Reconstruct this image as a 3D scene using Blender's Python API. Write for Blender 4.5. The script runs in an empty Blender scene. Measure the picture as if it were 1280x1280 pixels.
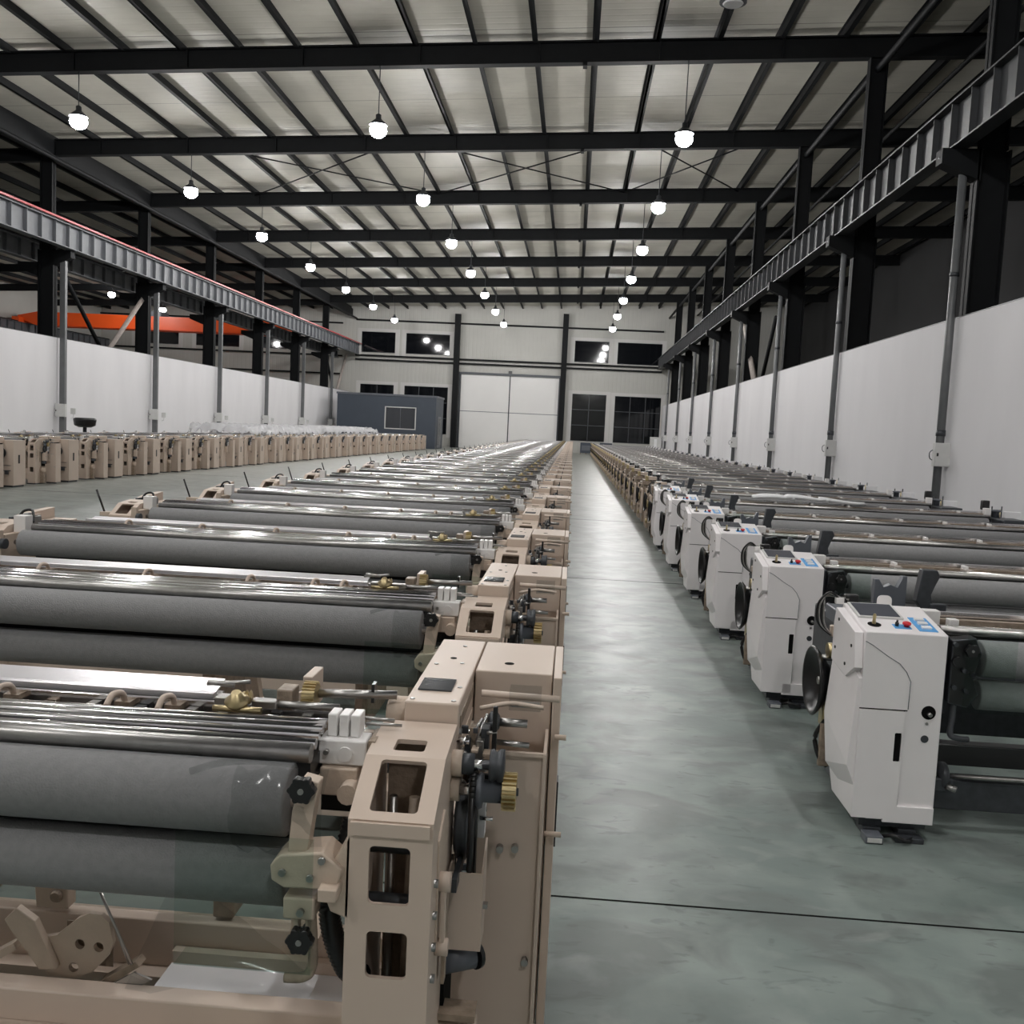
import bpy, bmesh, math, random
from mathutils import Vector, Matrix
random.seed(7)
PI = math.pi
SC = bpy.context.scene
COL = SC.collection

# ------------------------------------------------------------------ materials
def new_mat(name):
    m = bpy.data.materials.new(name); m.use_nodes = True
    nt = m.node_tree; b = nt.nodes['Principled BSDF']
    return m, nt, b
def sset(b, k, v):
    if k in b.inputs: b.inputs[k].default_value = v
def paint(name, col, rough=.45, metal=0., spec=.5, var=.06, scale=6., bump=0., bscale=80., coat=0.):
    m, nt, b = new_mat(name)
    tc = nt.nodes.new('ShaderNodeTexCoord'); n = nt.nodes.new('ShaderNodeTexNoise')
    n.inputs['Scale'].default_value = scale; n.inputs['Detail'].default_value = 4
    nt.links.new(tc.outputs['Object'], n.inputs['Vector'])
    r = nt.nodes.new('ShaderNodeValToRGB')
    c = Vector(col)
    r.color_ramp.elements[0].position = .3; r.color_ramp.elements[1].position = .7
    r.color_ramp.elements[0].color = (*(c*(1-var)), 1); r.color_ramp.elements[1].color = (*(c*(1+var)), 1)
    nt.links.new(n.outputs['Fac'], r.inputs['Fac']); nt.links.new(r.outputs['Color'], b.inputs['Base Color'])
    sset(b, 'Roughness', rough); sset(b, 'Metallic', metal); sset(b, 'Specular IOR Level', spec)
    if coat: sset(b, 'Coat Weight', coat)
    if bump:
        n2 = nt.nodes.new('ShaderNodeTexNoise'); n2.inputs['Scale'].default_value = bscale
        nt.links.new(tc.outputs['Object'], n2.inputs['Vector'])
        bp = nt.nodes.new('ShaderNodeBump'); bp.inputs['Strength'].default_value = bump; bp.inputs['Distance'].default_value = .01
        nt.links.new(n2.outputs['Fac'], bp.inputs['Height']); nt.links.new(bp.outputs['Normal'], b.inputs['Normal'])
    return m
def ribbed(name, col, axis, period, rough, depth, seam_axis=None, seam=0., var=.05):
    """sheet with pressed ribs across `axis`, and optional overlap seams"""
    m, nt, b = new_mat(name)
    tc = nt.nodes.new('ShaderNodeTexCoord'); sp = nt.nodes.new('ShaderNodeSeparateXYZ')
    nt.links.new(tc.outputs['Object'], sp.inputs[0])
    def M(op, a, bb=None, c=None):
        x = nt.nodes.new('ShaderNodeMath'); x.operation = op
        for i, v in enumerate((a, bb, c)):
            if v is None: continue
            if isinstance(v, (int, float)): x.inputs[i].default_value = v
            else: nt.links.new(v, x.inputs[i])
        return x.outputs[0]
    fr = M('PINGPONG', sp.outputs['XYZ'.index(axis)], period/2)
    h = M('SMOOTH_MIN', M('MULTIPLY', fr, 2/period), .35, .1)
    bp = nt.nodes.new('ShaderNodeBump'); bp.inputs['Strength'].default_value = 1; bp.inputs['Distance'].default_value = depth
    nt.links.new(h, bp.inputs['Height']); nt.links.new(bp.outputs['Normal'], b.inputs['Normal'])
    n = nt.nodes.new('ShaderNodeTexNoise'); n.inputs['Scale'].default_value = .35; n.inputs['Detail'].default_value = 5
    nt.links.new(tc.outputs['Object'], n.inputs['Vector'])
    r = nt.nodes.new('ShaderNodeValToRGB'); c = Vector(col)
    r.color_ramp.elements[0].position = .35; r.color_ramp.elements[1].position = .65
    r.color_ramp.elements[0].color = (*(c*(1-var)), 1); r.color_ramp.elements[1].color = (*(c*(1+var)), 1)
    nt.links.new(n.outputs['Fac'], r.inputs['Fac'])
    out = r.outputs['Color']
    if seam_axis:
        s = M('PINGPONG', sp.outputs['XYZ'.index(seam_axis)], seam/2)
        k = M('LESS_THAN', s, .025)
        mx = nt.nodes.new('ShaderNodeMix'); mx.data_type = 'RGBA'
        nt.links.new(M('MULTIPLY', k, .55), mx.inputs[0]); nt.links.new(out, mx.inputs[6])
        mx.inputs[7].default_value = (.05, .05, .045, 1); out = mx.outputs[2]
    nt.links.new(out, b.inputs['Base Color']); sset(b, 'Roughness', rough)
    return m

TAN = paint('tan_paint', (.61, .50, .42), .42, var=.03, scale=3)
TAN2 = paint('tan_casting', (.56, .455, .37), .5, var=.06, scale=14, bump=.15)
TANM = paint('oiled_tan_iron', (.30, .235, .18), .45, var=.25, scale=20, bump=.3)
ROLL = paint('grit_rubber', (.235, .235, .24), .62, var=.07, scale=40, bump=.25, bscale=160)
CHROME = paint('chrome', (.78, .77, .78), .16, 1., var=.04)
SATIN = paint('satin_steel', (.82, .80, .83), .32, .75, var=.04)
STEEL = paint('machined_steel', (.42, .41, .40), .33, 1., var=.1, scale=25)
DSTEEL = paint('dark_machine_steel', (.055, .06, .068), .4, .3, var=.2, scale=18)
BLACK = paint('black_plastic', (.012, .012, .013), .3, var=.1)
VOID = paint('matt_black', (.006, .006, .006), .9, spec=.1)
BRASS = paint('brass', (.55, .45, .26), .35, 1., var=.12, scale=30)
WHITE = paint('white_paint', (.87, .835, .845), .4, var=.015, coat=.1)
WHT2 = paint('white_paint_recess', (.66, .64, .65), .45, var=.02)
NYLON = paint('white_nylon', (.83, .81, .80), .35, var=.02); sset(NYLON.node_tree.nodes['Principled BSDF'], 'Subsurface Weight', .0)
GREY = paint('grey_paint', (.11, .12, .14), .4, var=.08)
BLUE = paint('blue_label', (.10, .36, .72), .4, var=.02)
RED = paint('red_button', (.65, .02, .03), .3, var=.02)
SCREEN = paint('screen_glass', (.10, .105, .125), .12, var=.03)
STRUCT = paint('dark_structural_paint', (.006, .0068, .008), .65, spec=.22, var=.12, scale=3)
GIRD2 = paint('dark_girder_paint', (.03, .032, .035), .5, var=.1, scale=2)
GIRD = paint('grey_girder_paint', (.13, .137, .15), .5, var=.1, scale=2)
PIPE = paint('grey_pipe_paint', (.13, .135, .14), .4, var=.1, scale=3)
PALE = paint('pale_primer', (.42, .37, .34), .6, var=.1)
REDR = paint('red_conductor', (.45, .03, .035), .4, var=.06)
ORANGE = paint('orange_crane_paint', (.85, .10, .012), .4, var=.05, scale=.6)
BOXW = paint('switch_box_white', (.62, .62, .61), .45, var=.03)
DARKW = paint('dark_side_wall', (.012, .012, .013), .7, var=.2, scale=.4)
OFFICE = paint('slate_panel', (.045, .058, .08), .5, var=.06, scale=1)
PAPER = paint('white_sheet', (.85, .84, .86), .6, var=.03)
FOAM = paint('white_foam', (.86, .86, .87), .8, var=.02)
ROOFM = ribbed('roof_sheet', (.52, .50, .44), 'Y', .45, .55, .03, 'Y', 3.38, var=.10)
ENDW = ribbed('ribbed_wall_sheet', (.50, .495, .465), 'X', .45, .5, .03, var=.04)
PLAIN = paint('plain_end_wall', (.60, .59, .575), .6, var=.02, scale=.5)
DOORM = paint('door_panel', (.83, .82, .81), .5, var=.02, scale=.5)

def wall_mat():
    m, nt, b = new_mat('white_render')
    tc = nt.nodes.new('ShaderNodeTexCoord'); mp = nt.nodes.new('ShaderNodeMapping')
    mp.inputs['Scale'].default_value = (1, .7, .22)
    nt.links.new(tc.outputs['Object'], mp.inputs[0])
    n = nt.nodes.new('ShaderNodeTexNoise'); n.inputs['Scale'].default_value = .8; n.inputs['Detail'].default_value = 6
    nt.links.new(mp.outputs[0], n.inputs['Vector'])
    r = nt.nodes.new('ShaderNodeValToRGB')
    r.color_ramp.elements[0].position = .3; r.color_ramp.elements[1].position = .62
    r.color_ramp.elements[0].color = (.72, .71, .73, 1); r.color_ramp.elements[1].color = (.77, .76, .78, 1)
    nt.links.new(n.outputs['Fac'], r.inputs['Fac']); nt.links.new(r.outputs['Color'], b.inputs['Base Color'])
    sset(b, 'Roughness', .75)
    return m
WALL = wall_mat()

def floor_mat():
    m, nt, b = new_mat('green_epoxy_floor')
    tc = nt.nodes.new('ShaderNodeTexCoord')
    def noise(scale, det, sx=1., sy=1., dist=0.):
        mp = nt.nodes.new('ShaderNodeMapping'); mp.inputs['Scale'].default_value = (sx, sy, 1)
        nt.links.new(tc.outputs['Object'], mp.inputs[0])
        n = nt.nodes.new('ShaderNodeTexNoise'); n.inputs['Scale'].default_value = scale
        n.inputs['Detail'].default_value = det; n.inputs['Distortion'].default_value = dist
        nt.links.new(mp.outputs[0], n.inputs['Vector']); return n.outputs['Fac']
    def ramp(f, p0, c0, p1, c1):
        r = nt.nodes.new('ShaderNodeValToRGB'); e = r.color_ramp.elements
        e[0].position = p0; e[0].color = (*c0, 1); e[1].position = p1; e[1].color = (*c1, 1)
        nt.links.new(f, r.inputs['Fac']); return r.outputs['Color']
    def mix(t, a, c, fac, fs=1.):
        x = nt.nodes.new('ShaderNodeMix'); x.data_type = 'RGBA'; x.blend_type = t
        mm = nt.nodes.new('ShaderNodeMath'); mm.operation = 'MULTIPLY'; mm.inputs[1].default_value = fs
        if isinstance(fac, float): mm.inputs[0].default_value = fac
        else: nt.links.new(fac, mm.inputs[0])
        nt.links.new(mm.outputs[0], x.inputs[0]); nt.links.new(a, x.inputs[6])
        if isinstance(c, tuple): x.inputs[7].default_value = (*c, 1)
        else: nt.links.new(c, x.inputs[7])
        return x.outputs[2]
    base = ramp(noise(1.3, 8, 1., 1.1, .4), .40, (.16, .20, .188), .62, (.25, .295, .275))
    grime = ramp(noise(1.7, 10, .9, 1.2, .6), .48, (0, 0, 0), .60, (1, 1, 1))
    sep = nt.nodes.new('ShaderNodeSeparateColor'); nt.links.new(grime, sep.inputs[0])
    c = mix('MIX', base, (.125, .14, .135), sep.outputs[0], .65)
    sc = ramp(noise(6., 8, .7, 1.8, 1.2), .60, (0, 0, 0), .66, (1, 1, 1))
    sep2 = nt.nodes.new('ShaderNodeSeparateColor'); nt.links.new(sc, sep2.inputs[0])
    c = mix('MIX', c, (.09, .10, .10), sep2.outputs[0], .4)
    wt = ramp(noise(3.1, 9, .8, 1.3, .5), .56, (0, 0, 0), .70, (1, 1, 1))
    sep3 = nt.nodes.new('ShaderNodeSeparateColor'); nt.links.new(wt, sep3.inputs[0])
    c = mix('MIX', c, (.30, .33, .315), sep3.outputs[0], .5)
    # floor tinted paler and beiger farther off, standing in for reflected light
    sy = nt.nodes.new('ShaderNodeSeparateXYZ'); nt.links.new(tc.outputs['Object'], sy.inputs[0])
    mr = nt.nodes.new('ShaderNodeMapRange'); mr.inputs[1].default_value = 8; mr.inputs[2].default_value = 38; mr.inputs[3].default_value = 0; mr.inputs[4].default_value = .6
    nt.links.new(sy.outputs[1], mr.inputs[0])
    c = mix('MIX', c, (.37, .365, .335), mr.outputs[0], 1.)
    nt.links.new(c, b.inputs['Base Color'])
    rr = nt.nodes.new('ShaderNodeMapRange'); rr.inputs[3].default_value = .28; rr.inputs[4].default_value = .5
    nt.links.new(noise(3.3, 6), rr.inputs[0]); nt.links.new(rr.outputs[0], b.inputs['Roughness'])
    bp = nt.nodes.new('ShaderNodeBump'); bp.inputs['Strength'].default_value = .12; bp.inputs['Distance'].default_value = .02
    nt.links.new(noise(5., 6), bp.inputs['Height']); nt.links.new(bp.outputs['Normal'], b.inputs['Normal'])
    return m
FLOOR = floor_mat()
def emit(name, col, s):
    m, nt, b = new_mat(name)
    sset(b, 'Base Color', (1, 1, 1, 1)); b.inputs['Emission Color'].default_value = (*col, 1); b.inputs['Emission Strength'].default_value = s
    return m
LAMPPOWER = 300.
LAMP = emit('lamp_globe', (1., .985, .97), LAMPPOWER)
def glass(name, col, alpha, rough=.05, dif=.04):
    m, nt, b = new_mat(name)
    out = nt.nodes['Material Output']; t = nt.nodes.new('ShaderNodeBsdfTransparent'); g = nt.nodes.new('ShaderNodeMixShader')
    t.inputs[0].default_value = (*col, 1)
    sset(b, 'Base Color', (*[c*dif for c in col], 1)); sset(b, 'Roughness', rough)
    g.inputs[0].default_value = alpha
    nt.links.new(t.outputs[0], g.inputs[1]); nt.links.new(b.outputs[0], g.inputs[2]); nt.links.new(g.outputs[0], out.inputs[0])
    return m
ACRYL = glass('green_tint_acrylic', (.93, .972, .955), .05)
FILM = glass('clear_film', (.96, .97, .97), .14, .1)
FILM2 = glass('milky_film', (.92, .92, .94), .5, .3, .9)
SMOKE = glass('smoked_window', (.3, .32, .36), .6, .08, .3)
NIGHT = paint('night_glass', (.006, .007, .009), .06, var=.0, spec=.5)

# ------------------------------------------------------------------ mesh builder
class MB:
    def __init__(s): s.bm = bmesh.new(); s.mats = []
    def mi(s, m):
        if m not in s.mats: s.mats.append(m)
        return s.mats.index(m)
    def _tag(s, faces, m, smooth=False):
        i = s.mi(m)
        for f in faces: f.material_index = i; f.smooth = smooth
    def box(s, x0, x1, y0, y1, z0, z1, m, bev=0., rot=None, piv=None):
        r = bmesh.ops.create_cube(s.bm, size=1.)
        v = r['verts']
        bmesh.ops.scale(s.bm, vec=(abs(x1-x0), abs(y1-y0), abs(z1-z0)), verts=v)
        bmesh.ops.translate(s.bm, vec=((x0+x1)/2, (y0+y1)/2, (z0+z1)/2), verts=v)
        fs = set(f for a in v for f in a.link_faces)
        s._tag(fs, m)
        if bev:
            es = set(e for a in v for e in a.link_edges)
            rr = bmesh.ops.bevel(s.bm, geom=list(es), offset=bev, segments=2, affect='EDGES', profile=.6)
            s._tag(rr['faces'], m, True); v = list(set(a for f in fs if f.is_valid for a in f.verts) | set(rr['verts']))
        if rot:
            p = Vector(piv) if piv else Vector(((x0+x1)/2, (y0+y1)/2, (z0+z1)/2))
            bmesh.ops.rotate(s.bm, cent=p, matrix=rot, verts=v)
        return s
    def cyl(s, p0, p1, r, m, seg=16, r2=None, caps=True):
        p0, p1 = Vector(p0), Vector(p1); d = p1-p0
        if r2 is None: r2 = r
        q = d.to_track_quat('Z', 'Y').to_matrix()
        ring = []
        for p, rad in ((p0, r), (p1, r2)):
            ring.append([s.bm.verts.new(p+q@Vector((rad*math.cos(2*PI*i/seg), rad*math.sin(2*PI*i/seg), 0))) for i in range(seg)])
        fs = [s.bm.faces.new((ring[0][i], ring[0][(i+1) % seg], ring[1][(i+1) % seg], ring[1][i])) for i in range(seg)]
        s._tag(fs, m, True)
        if caps: s._tag([s.bm.faces.new(ring[0][::-1]), s.bm.faces.new(ring[1])], m)
        return s
    def lathe(s, c, axis, prof, m, seg=24):
        """prof: (distance along axis, radius)"""
        c = Vector(c); q = Vector(axis).to_track_quat('Z', 'Y').to_matrix(); rings = []
        for t, r in prof:
            rings.append([s.bm.verts.new(c+q@Vector((max(r, 1e-4)*math.cos(2*PI*i/seg), max(r, 1e-4)*math.sin(2*PI*i/seg), t))) for i in range(seg)])
        fs = []
        for a, b in zip(rings, rings[1:]):
            fs += [s.bm.faces.new((a[i], a[(i+1) % seg], b[(i+1) % seg], b[i])) for i in range(seg)]
        fs += [s.bm.faces.new(rings[0][::-1]), s.bm.faces.new(rings[-1])]
        s._tag(fs, m, False)
        for f in fs[:-2]: f.smooth = seg > 14
        return s
    def tube(s, pts, r, m, seg=8, ribs=0):
        pts = [Vector(p) for p in pts]
        # Catmull-Rom resample
        P = [pts[0]]+pts+[pts[-1]]; out = []
        n = 6
        for i in range(1, len(P)-2):
            for k in range(n):
                t = k/n; a, b, c, d = P[i-1], P[i], P[i+1], P[i+2]
                out.append(.5*((2*b)+(c-a)*t+(2*a-5*b+4*c-d)*t*t+(3*b-a-3*c+d)*t**3))
        out.append(pts[-1])
        if ribs:
            full = []
            for i in range(len(out)-1):
                for k in range(ribs): full.append(out[i].lerp(out[i+1], k/ribs))
            full.append(out[-1]); out = full
        rings = []; up = Vector((0.03, .05, 1)).normalized()
        for i, p in enumerate(out):
            d = (out[min(i+1, len(out)-1)]-out[max(i-1, 0)]).normalized()
            a = d.cross(up)
            if a.length < .05: a = d.cross(Vector((1, 0, 0)))
            a.normalize(); b = d.cross(a)
            rr = r*(1.12 if ribs and i % 2 else (.9 if ribs else 1.))
            rings.append([s.bm.verts.new(p+a*rr*math.cos(2*PI*k/seg)+b*rr*math.sin(2*PI*k/seg)) for k in range(seg)])
        fs = []
        for a, b in zip(rings, rings[1:]):
            for k in range(seg): fs.append(s.bm.faces.new((a[k], a[(k+1) % seg], b[(k+1) % seg], b[k])))
        fs += [s.bm.faces.new(rings[0][::-1]), s.bm.faces.new(rings[-1])]
        s._tag(fs, m, True); return s
    def plate(s, outer, holes, origin, u, v, thick, m):
        """outline (a,b) in the plane origin + a*u + b*v, with holes, thickened along u x v"""
        o, u, v = Vector(origin), Vector(u).normalized(), Vector(v).normalized(); n = u.cross(v)
        es = []; vs = []
        for loop in [outer]+list(holes):
            L = [s.bm.verts.new(o+u*a+v*b) for a, b in loop]; vs += L
            es += [s.bm.edges.new((L[i], L[(i+1) % len(L)])) for i in range(len(L))]
        r = bmesh.ops.triangle_fill(s.bm, use_beauty=True, edges=es, normal=n)
        f = [g for g in r['geom'] if isinstance(g, bmesh.types.BMFace)]
        s._tag(f, m)
        ex = bmesh.ops.extrude_face_region(s.bm, geom=f)
        nv = [g for g in ex['geom'] if isinstance(g, bmesh.types.BMVert)]
        bmesh.ops.translate(s.bm, vec=n*thick, verts=nv)
        i = s.mi(m)
        for a in set(nv) | set(vs):
            for g in a.link_faces: g.material_index = i
        return s
    def prism(s, poly, axis, a0, a1, m, bev=0.):
        """closed polygon extruded along a world axis; poly in the other two axes in order"""
        def P(p, t):
            if axis == 'x': return (t, p[0], p[1])
            if axis == 'y': return (p[0], t, p[1])
            return (p[0], p[1], t)
        A = [s.bm.verts.new(P(p, a0)) for p in poly]; B = [s.bm.verts.new(P(p, a1)) for p in poly]; n = len(poly)
        fs = [s.bm.faces.new(A), s.bm.faces.new(B[::-1])]+[s.bm.faces.new((A[i], B[i], B[(i+1) % n], A[(i+1) % n])) for i in range(n)]
        s._tag(fs, m)
        if bev:
            es = set(e for f in fs for e in f.edges)
            rr = bmesh.ops.bevel(s.bm, geom=list(es), offset=bev, segments=2, affect='EDGES', profile=.6)
            s._tag(rr['faces'], m, True)
        return s
    def gear(s, c, axis, r, w, teeth, m, hole=0.):
        q = Vector(axis).to_track_quat('Z', 'Y').to_matrix(); c = Vector(c); pr = []
        for i in range(teeth):
            a = 2*PI*i/teeth
            for da, rr in ((0, r*.84), (.28, r*.84), (.38, r), (.68, r), (.8, r*.84)):
                pr.append((rr*math.cos(a+da*2*PI/teeth), rr*math.sin(a+da*2*PI/teeth)))
        A = [s.bm.verts.new(c+q@Vector((x, y, -w/2))) for x, y in pr]; B = [s.bm.verts.new(c+q@Vector((x, y, w/2))) for x, y in pr]
        n = len(pr)
        fs = [s.bm.faces.new(A[::-1]), s.bm.faces.new(B)]+[s.bm.faces.new((A[i], A[(i+1) % n], B[(i+1) % n], B[i])) for i in range(n)]
        s._tag(fs, m); return s
    def add(s, other):
        """append another builder's geometry"""
        me = bpy.data.meshes.new('tmp'); other.bm.to_mesh(me)
        n0 = len(s.bm.faces); s.bm.faces.ensure_lookup_table(); s.bm.from_mesh(me); s.bm.faces.ensure_lookup_table()
        mp = [s.mi(m) for m in other.mats]
        for f in s.bm.faces[n0:]: f.material_index = mp[f.material_index]
        bpy.data.meshes.remove(me); return s
    def build(s, name, parent=None, loc=None):
        me = bpy.data.meshes.new(name)
        bmesh.ops.recalc_face_normals(s.bm, faces=s.bm.faces)
        s.bm.to_mesh(me); s.bm.free()
        for m in s.mats: me.materials.append(m)
        o = bpy.data.objects.new(name, me); COL.objects.link(o)
        if parent: o.parent = parent
        if loc: o.location = loc
        return o
def rrect(x0, x1, y0, y1, r, n=4):
    out = []
    for cx, cy, a0 in ((x1-r, y1-r, 0), (x0+r, y1-r, PI/2), (x0+r, y0+r, PI), (x1-r, y0+r, 1.5*PI)):
        for k in range(n+1):
            a = a0+PI/2*k/n; out.append((cx+r*math.cos(a), cy+r*math.sin(a)))
    return out
def circ(cx, cy, r, n=20): return [(cx+r*math.cos(2*PI*k/n), cy+r*math.sin(2*PI*k/n)) for k in range(n)]
def RX(a): return Matrix.Rotation(a, 3, 'X')
def RY(a): return Matrix.Rotation(a, 3, 'Y')
def RZ(a): return Matrix.Rotation(a, 3, 'Z')
def empty(name, loc=(0, 0, 0), rz=0):
    o = bpy.data.objects.new(name, None); COL.objects.link(o); o.location = loc; o.rotation_euler.z = rz; o.empty_display_size = .2
    return o
def tag(o, label=None, cat=None, group=None, kind=None):
    if label: o['label'] = label
    if cat: o['category'] = cat
    if group: o['group'] = group
    if kind: o['kind'] = kind
    return o
def children(o): return [c for c in KIDS.get(o.name, [])]
KIDS = {}
def copy_tree(o, parent=None):
    c = o.copy(); COL.objects.link(c)
    if parent: c.parent = parent
    for ch in o.children: copy_tree(ch, c)
    return c
ORD = ('first second third fourth fifth sixth seventh eighth ninth tenth eleventh twelfth thirteenth fourteenth fifteenth sixteenth '
       'seventeenth eighteenth nineteenth twentieth').split()
TENS = {20: 'twenty', 30: 'thirty', 40: 'forty'}
def ordw(n):
    if n <= 20: return ORD[n-1]
    if n % 10 == 0: return {30: 'thirtieth', 40: 'fortieth'}[n]
    return TENS[n//10*10]+'-'+ORD[n % 10-1]

# ------------------------------------------------------------------ camera
H = 2.25; F = 1180.
def nrm(v): return v.normalized()
dy = nrm(Vector((77, -99, F))); hz = Vector((1, .0477, 0)); dn = nrm(hz.cross(dy))
if dn.y < 0: dn = -dn
dx = dn.cross(dy)
if dx.x < 0: dx = -dx
R = Matrix((dx, dy, -dn)).transposed()       # world -> camera (x right, y down, z forward)
cr, cd, cf = R[0], R[1], R[2]
cam = bpy.data.cameras.new('camera'); cam.sensor_width = 36; cam.lens = F/1280*36; cam.clip_end = 400; cam.clip_start = .05
co = bpy.data.objects.new('camera', cam); COL.objects.link(co)
mw = Matrix.Identity(4)
for i in range(3):
    mw[i][0] = cr[i]; mw[i][1] = -cd[i]; mw[i][2] = -cf[i]
mw[2][3] = H
co.matrix_world = mw; SC.camera = co

# ------------------------------------------------------------------ the setting
XL, XR, XLL, XRR, YB, YE = -25., 9.25, -54., 24., -14., 105.2
def beamz(x): return 15.12+.04*x         # underside of the roof beams
BD = .75                                   # beam depth
def struct(name, mb, label=None):
    o = mb.build(name); o['kind'] = 'structure'
    if label: o['label'] = label
    return o
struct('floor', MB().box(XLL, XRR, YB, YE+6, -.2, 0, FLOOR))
m = MB()
rz = lambda x: beamz(x)+BD+.26
m.prism([(XLL-.2, rz(XLL)), (XRR+.2, rz(XRR)), (XRR+.2, rz(XRR)+.08), (XLL-.2, rz(XLL)+.08)], 'y', YB-.2, YE+.3, ROOFM)
struct('ceiling', m)
# white partition walls between the bays
WH = 5.5
m = MB()
m.box(XR, XR+.08, YB, 97., 0, WH, WALL); struct('wall_right', m)
m = MB(); m.box(XR-.005, XR+.085, YB, 97., WH, WH+.025, PIPE); struct('trim_1', m)
m = MB(); m.box(XL-.08, XL, YB, YE-.1, 0, WH+.12, WALL); struct('wall_left', m)
m = MB(); m.box(XL-.085, XL+.005, YB, YE-.1, WH+.12, WH+.145, PIPE); struct('trim_2', m)
m = MB(); m.box(XR+.2, XR+.35, 98.5, 103.5, 0, 5.6, WALL); struct('wall_right_short', m)
# outer walls
struct('wall_far_left', MB().box(XLL-.2, XLL, YB, YE, 0, 14, ENDW))
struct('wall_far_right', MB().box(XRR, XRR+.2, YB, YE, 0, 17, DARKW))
struct('wall_behind', MB().box(XLL, XRR, YB-.2, YB, 0, 17, ENDW))
# end wall: ribbed sheet with windows and a big sliding door
WINS = [(-24.1, -20.3, 10.15, 12.4), (-19.1, -14.2, 10.15, 12.4), (-.35, 3.4, 10.05, 12.35), (4.35, 9.2, 10.0, 12.35),
        (-24.1, -20.3, 1.4, 6.6), (-19.1, -14.2, 1.4, 6.6), (-.35, 3.4, 1.4, 6.55), (4.35, 9.4, 1.4, 6.5),
        (-50, -45, 10.1, 12.), (-43, -38, 10.1, 12.), (-36, -31, 10.1, 12.), (-50, -45, 1.4, 6.6), (-43, -38, 1.4, 6.6), (-36, -31, 1.4, 6.6)]
m = MB()
holes = [[(a, c), (b, c), (b, d), (a, d)] for a, b, c, d in WINS]
outer = [(XLL, 0), (-12.8, 0), (-12.8, 8.2), (-1.85, 8.2), (-1.85, 0), (XRR, 0), (XRR, rz(XRR)), (XLL, rz(XLL))]
m.plate(outer, holes, (0, YE, 0), (1, 0, 0), (0, 0, 1), -.2, ENDW)
struct('wall_end', m)
for i, (a, b, c, d) in enumerate(WINS):
    m = MB()
    m.box(a, b, YE+.08, YE+.1, c, d, NIGHT)
    nx = (3 if b-a > 4.5 else 2) if d-c > 4 else 1
    nz = 3 if d-c > 4 else 1
    for k in range(nx+1):
        x = a+(b-a)*k/nx; m.box(x-.035, x+.035, YE-.0, YE+.07, c, d, DSTEEL)
    for k in range(nz+1):
        z = c+(d-c)*k/nz; m.box(a, b, YE-.0, YE+.07, z-.035, z+.035, DSTEEL)
    struct('window_%d' % (i+1), m)
    m = MB()
    for q in ((a-.45, a-.0, c-.35, d+.35), (b, b+.45, c-.35, d+.35)):
        m.box(q[0], q[1], YE-.03, YE-.001, max(q[2], .02), q[3], PLAIN)
    m.box(a, b, YE-.03, YE-.001, d, d+.35, PLAIN)
    struct('trim_%d' % (i+3), m)
m = MB()
m.box(-12.75, -7.35, YE-.12, YE-.02, .02, 8.15, DOORM); m.box(-7.27, -1.9, YE-.12, YE-.02, .02, 8.15, DOORM)
m.box(-7.37, -7.25, YE-.16, YE-.02, .02, 8.15, DSTEEL)
for z in (4.1,): m.box(-12.75, -1.9, YE-.14, YE-.11, z-.03, z+.03, GREY)
m.box(-13., -12.75, YE-.2, YE-.01, 0, 8.3, DSTEEL); m.box(-1.9, -1.65, YE-.2, YE-.01, 0, 8.3, DSTEEL)
m.box(-13., -1.65, YE-.3, YE-.01, 8.15, 8.4, DSTEEL)
d = struct('door_1', m)
h = MB().box(-7.5, -7.1, YE-.34, YE-.15, 8.42, 8.7, BLACK).build('door_motor', d)
m = MB().box(-13.6, -13.0, YE-1.0, YE-.4, 0, beamz(-13)+.02, STRUCT); 
tag(m.build('gable_post'), 'dark steel post on the end wall, left of the big white door', 'column')
m = MB().box(-1.75, -1.15, YE-1.0, YE-.4, 0, beamz(-1.5)+.02, STRUCT)
tag(m.build('gable_post'), 'dark steel post on the end wall, right of the big white door', 'column')
# horizontal rails across the end wall
for z, nm in ((9.75, 'middle of the three'), (9.3, 'lowest of the three'), (13.65, 'topmost of the three')):
    m = MB().box(XL+.3, XR, YE-.35, YE-.12, z-.09, z+.09, STRUCT)
    tag(m.build('wall_rail'), 'dark steel rail running across the end wall above the door, '+nm, 'rail', 'rails across the end wall')
for z in (9.6, 13.2, 7.6):
    m = MB().box(XLL, XL-1.2, YE-.35, YE-.12, z-.08, z+.08, STRUCT)
    tag(m.build('wall_rail'), 'dark rail on the end wall of the left bay, %s' % {9.6: 'middle one', 13.2: 'highest one', 7.6: 'lowest one'}[z], 'rail', 'rails in the left bay')

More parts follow.
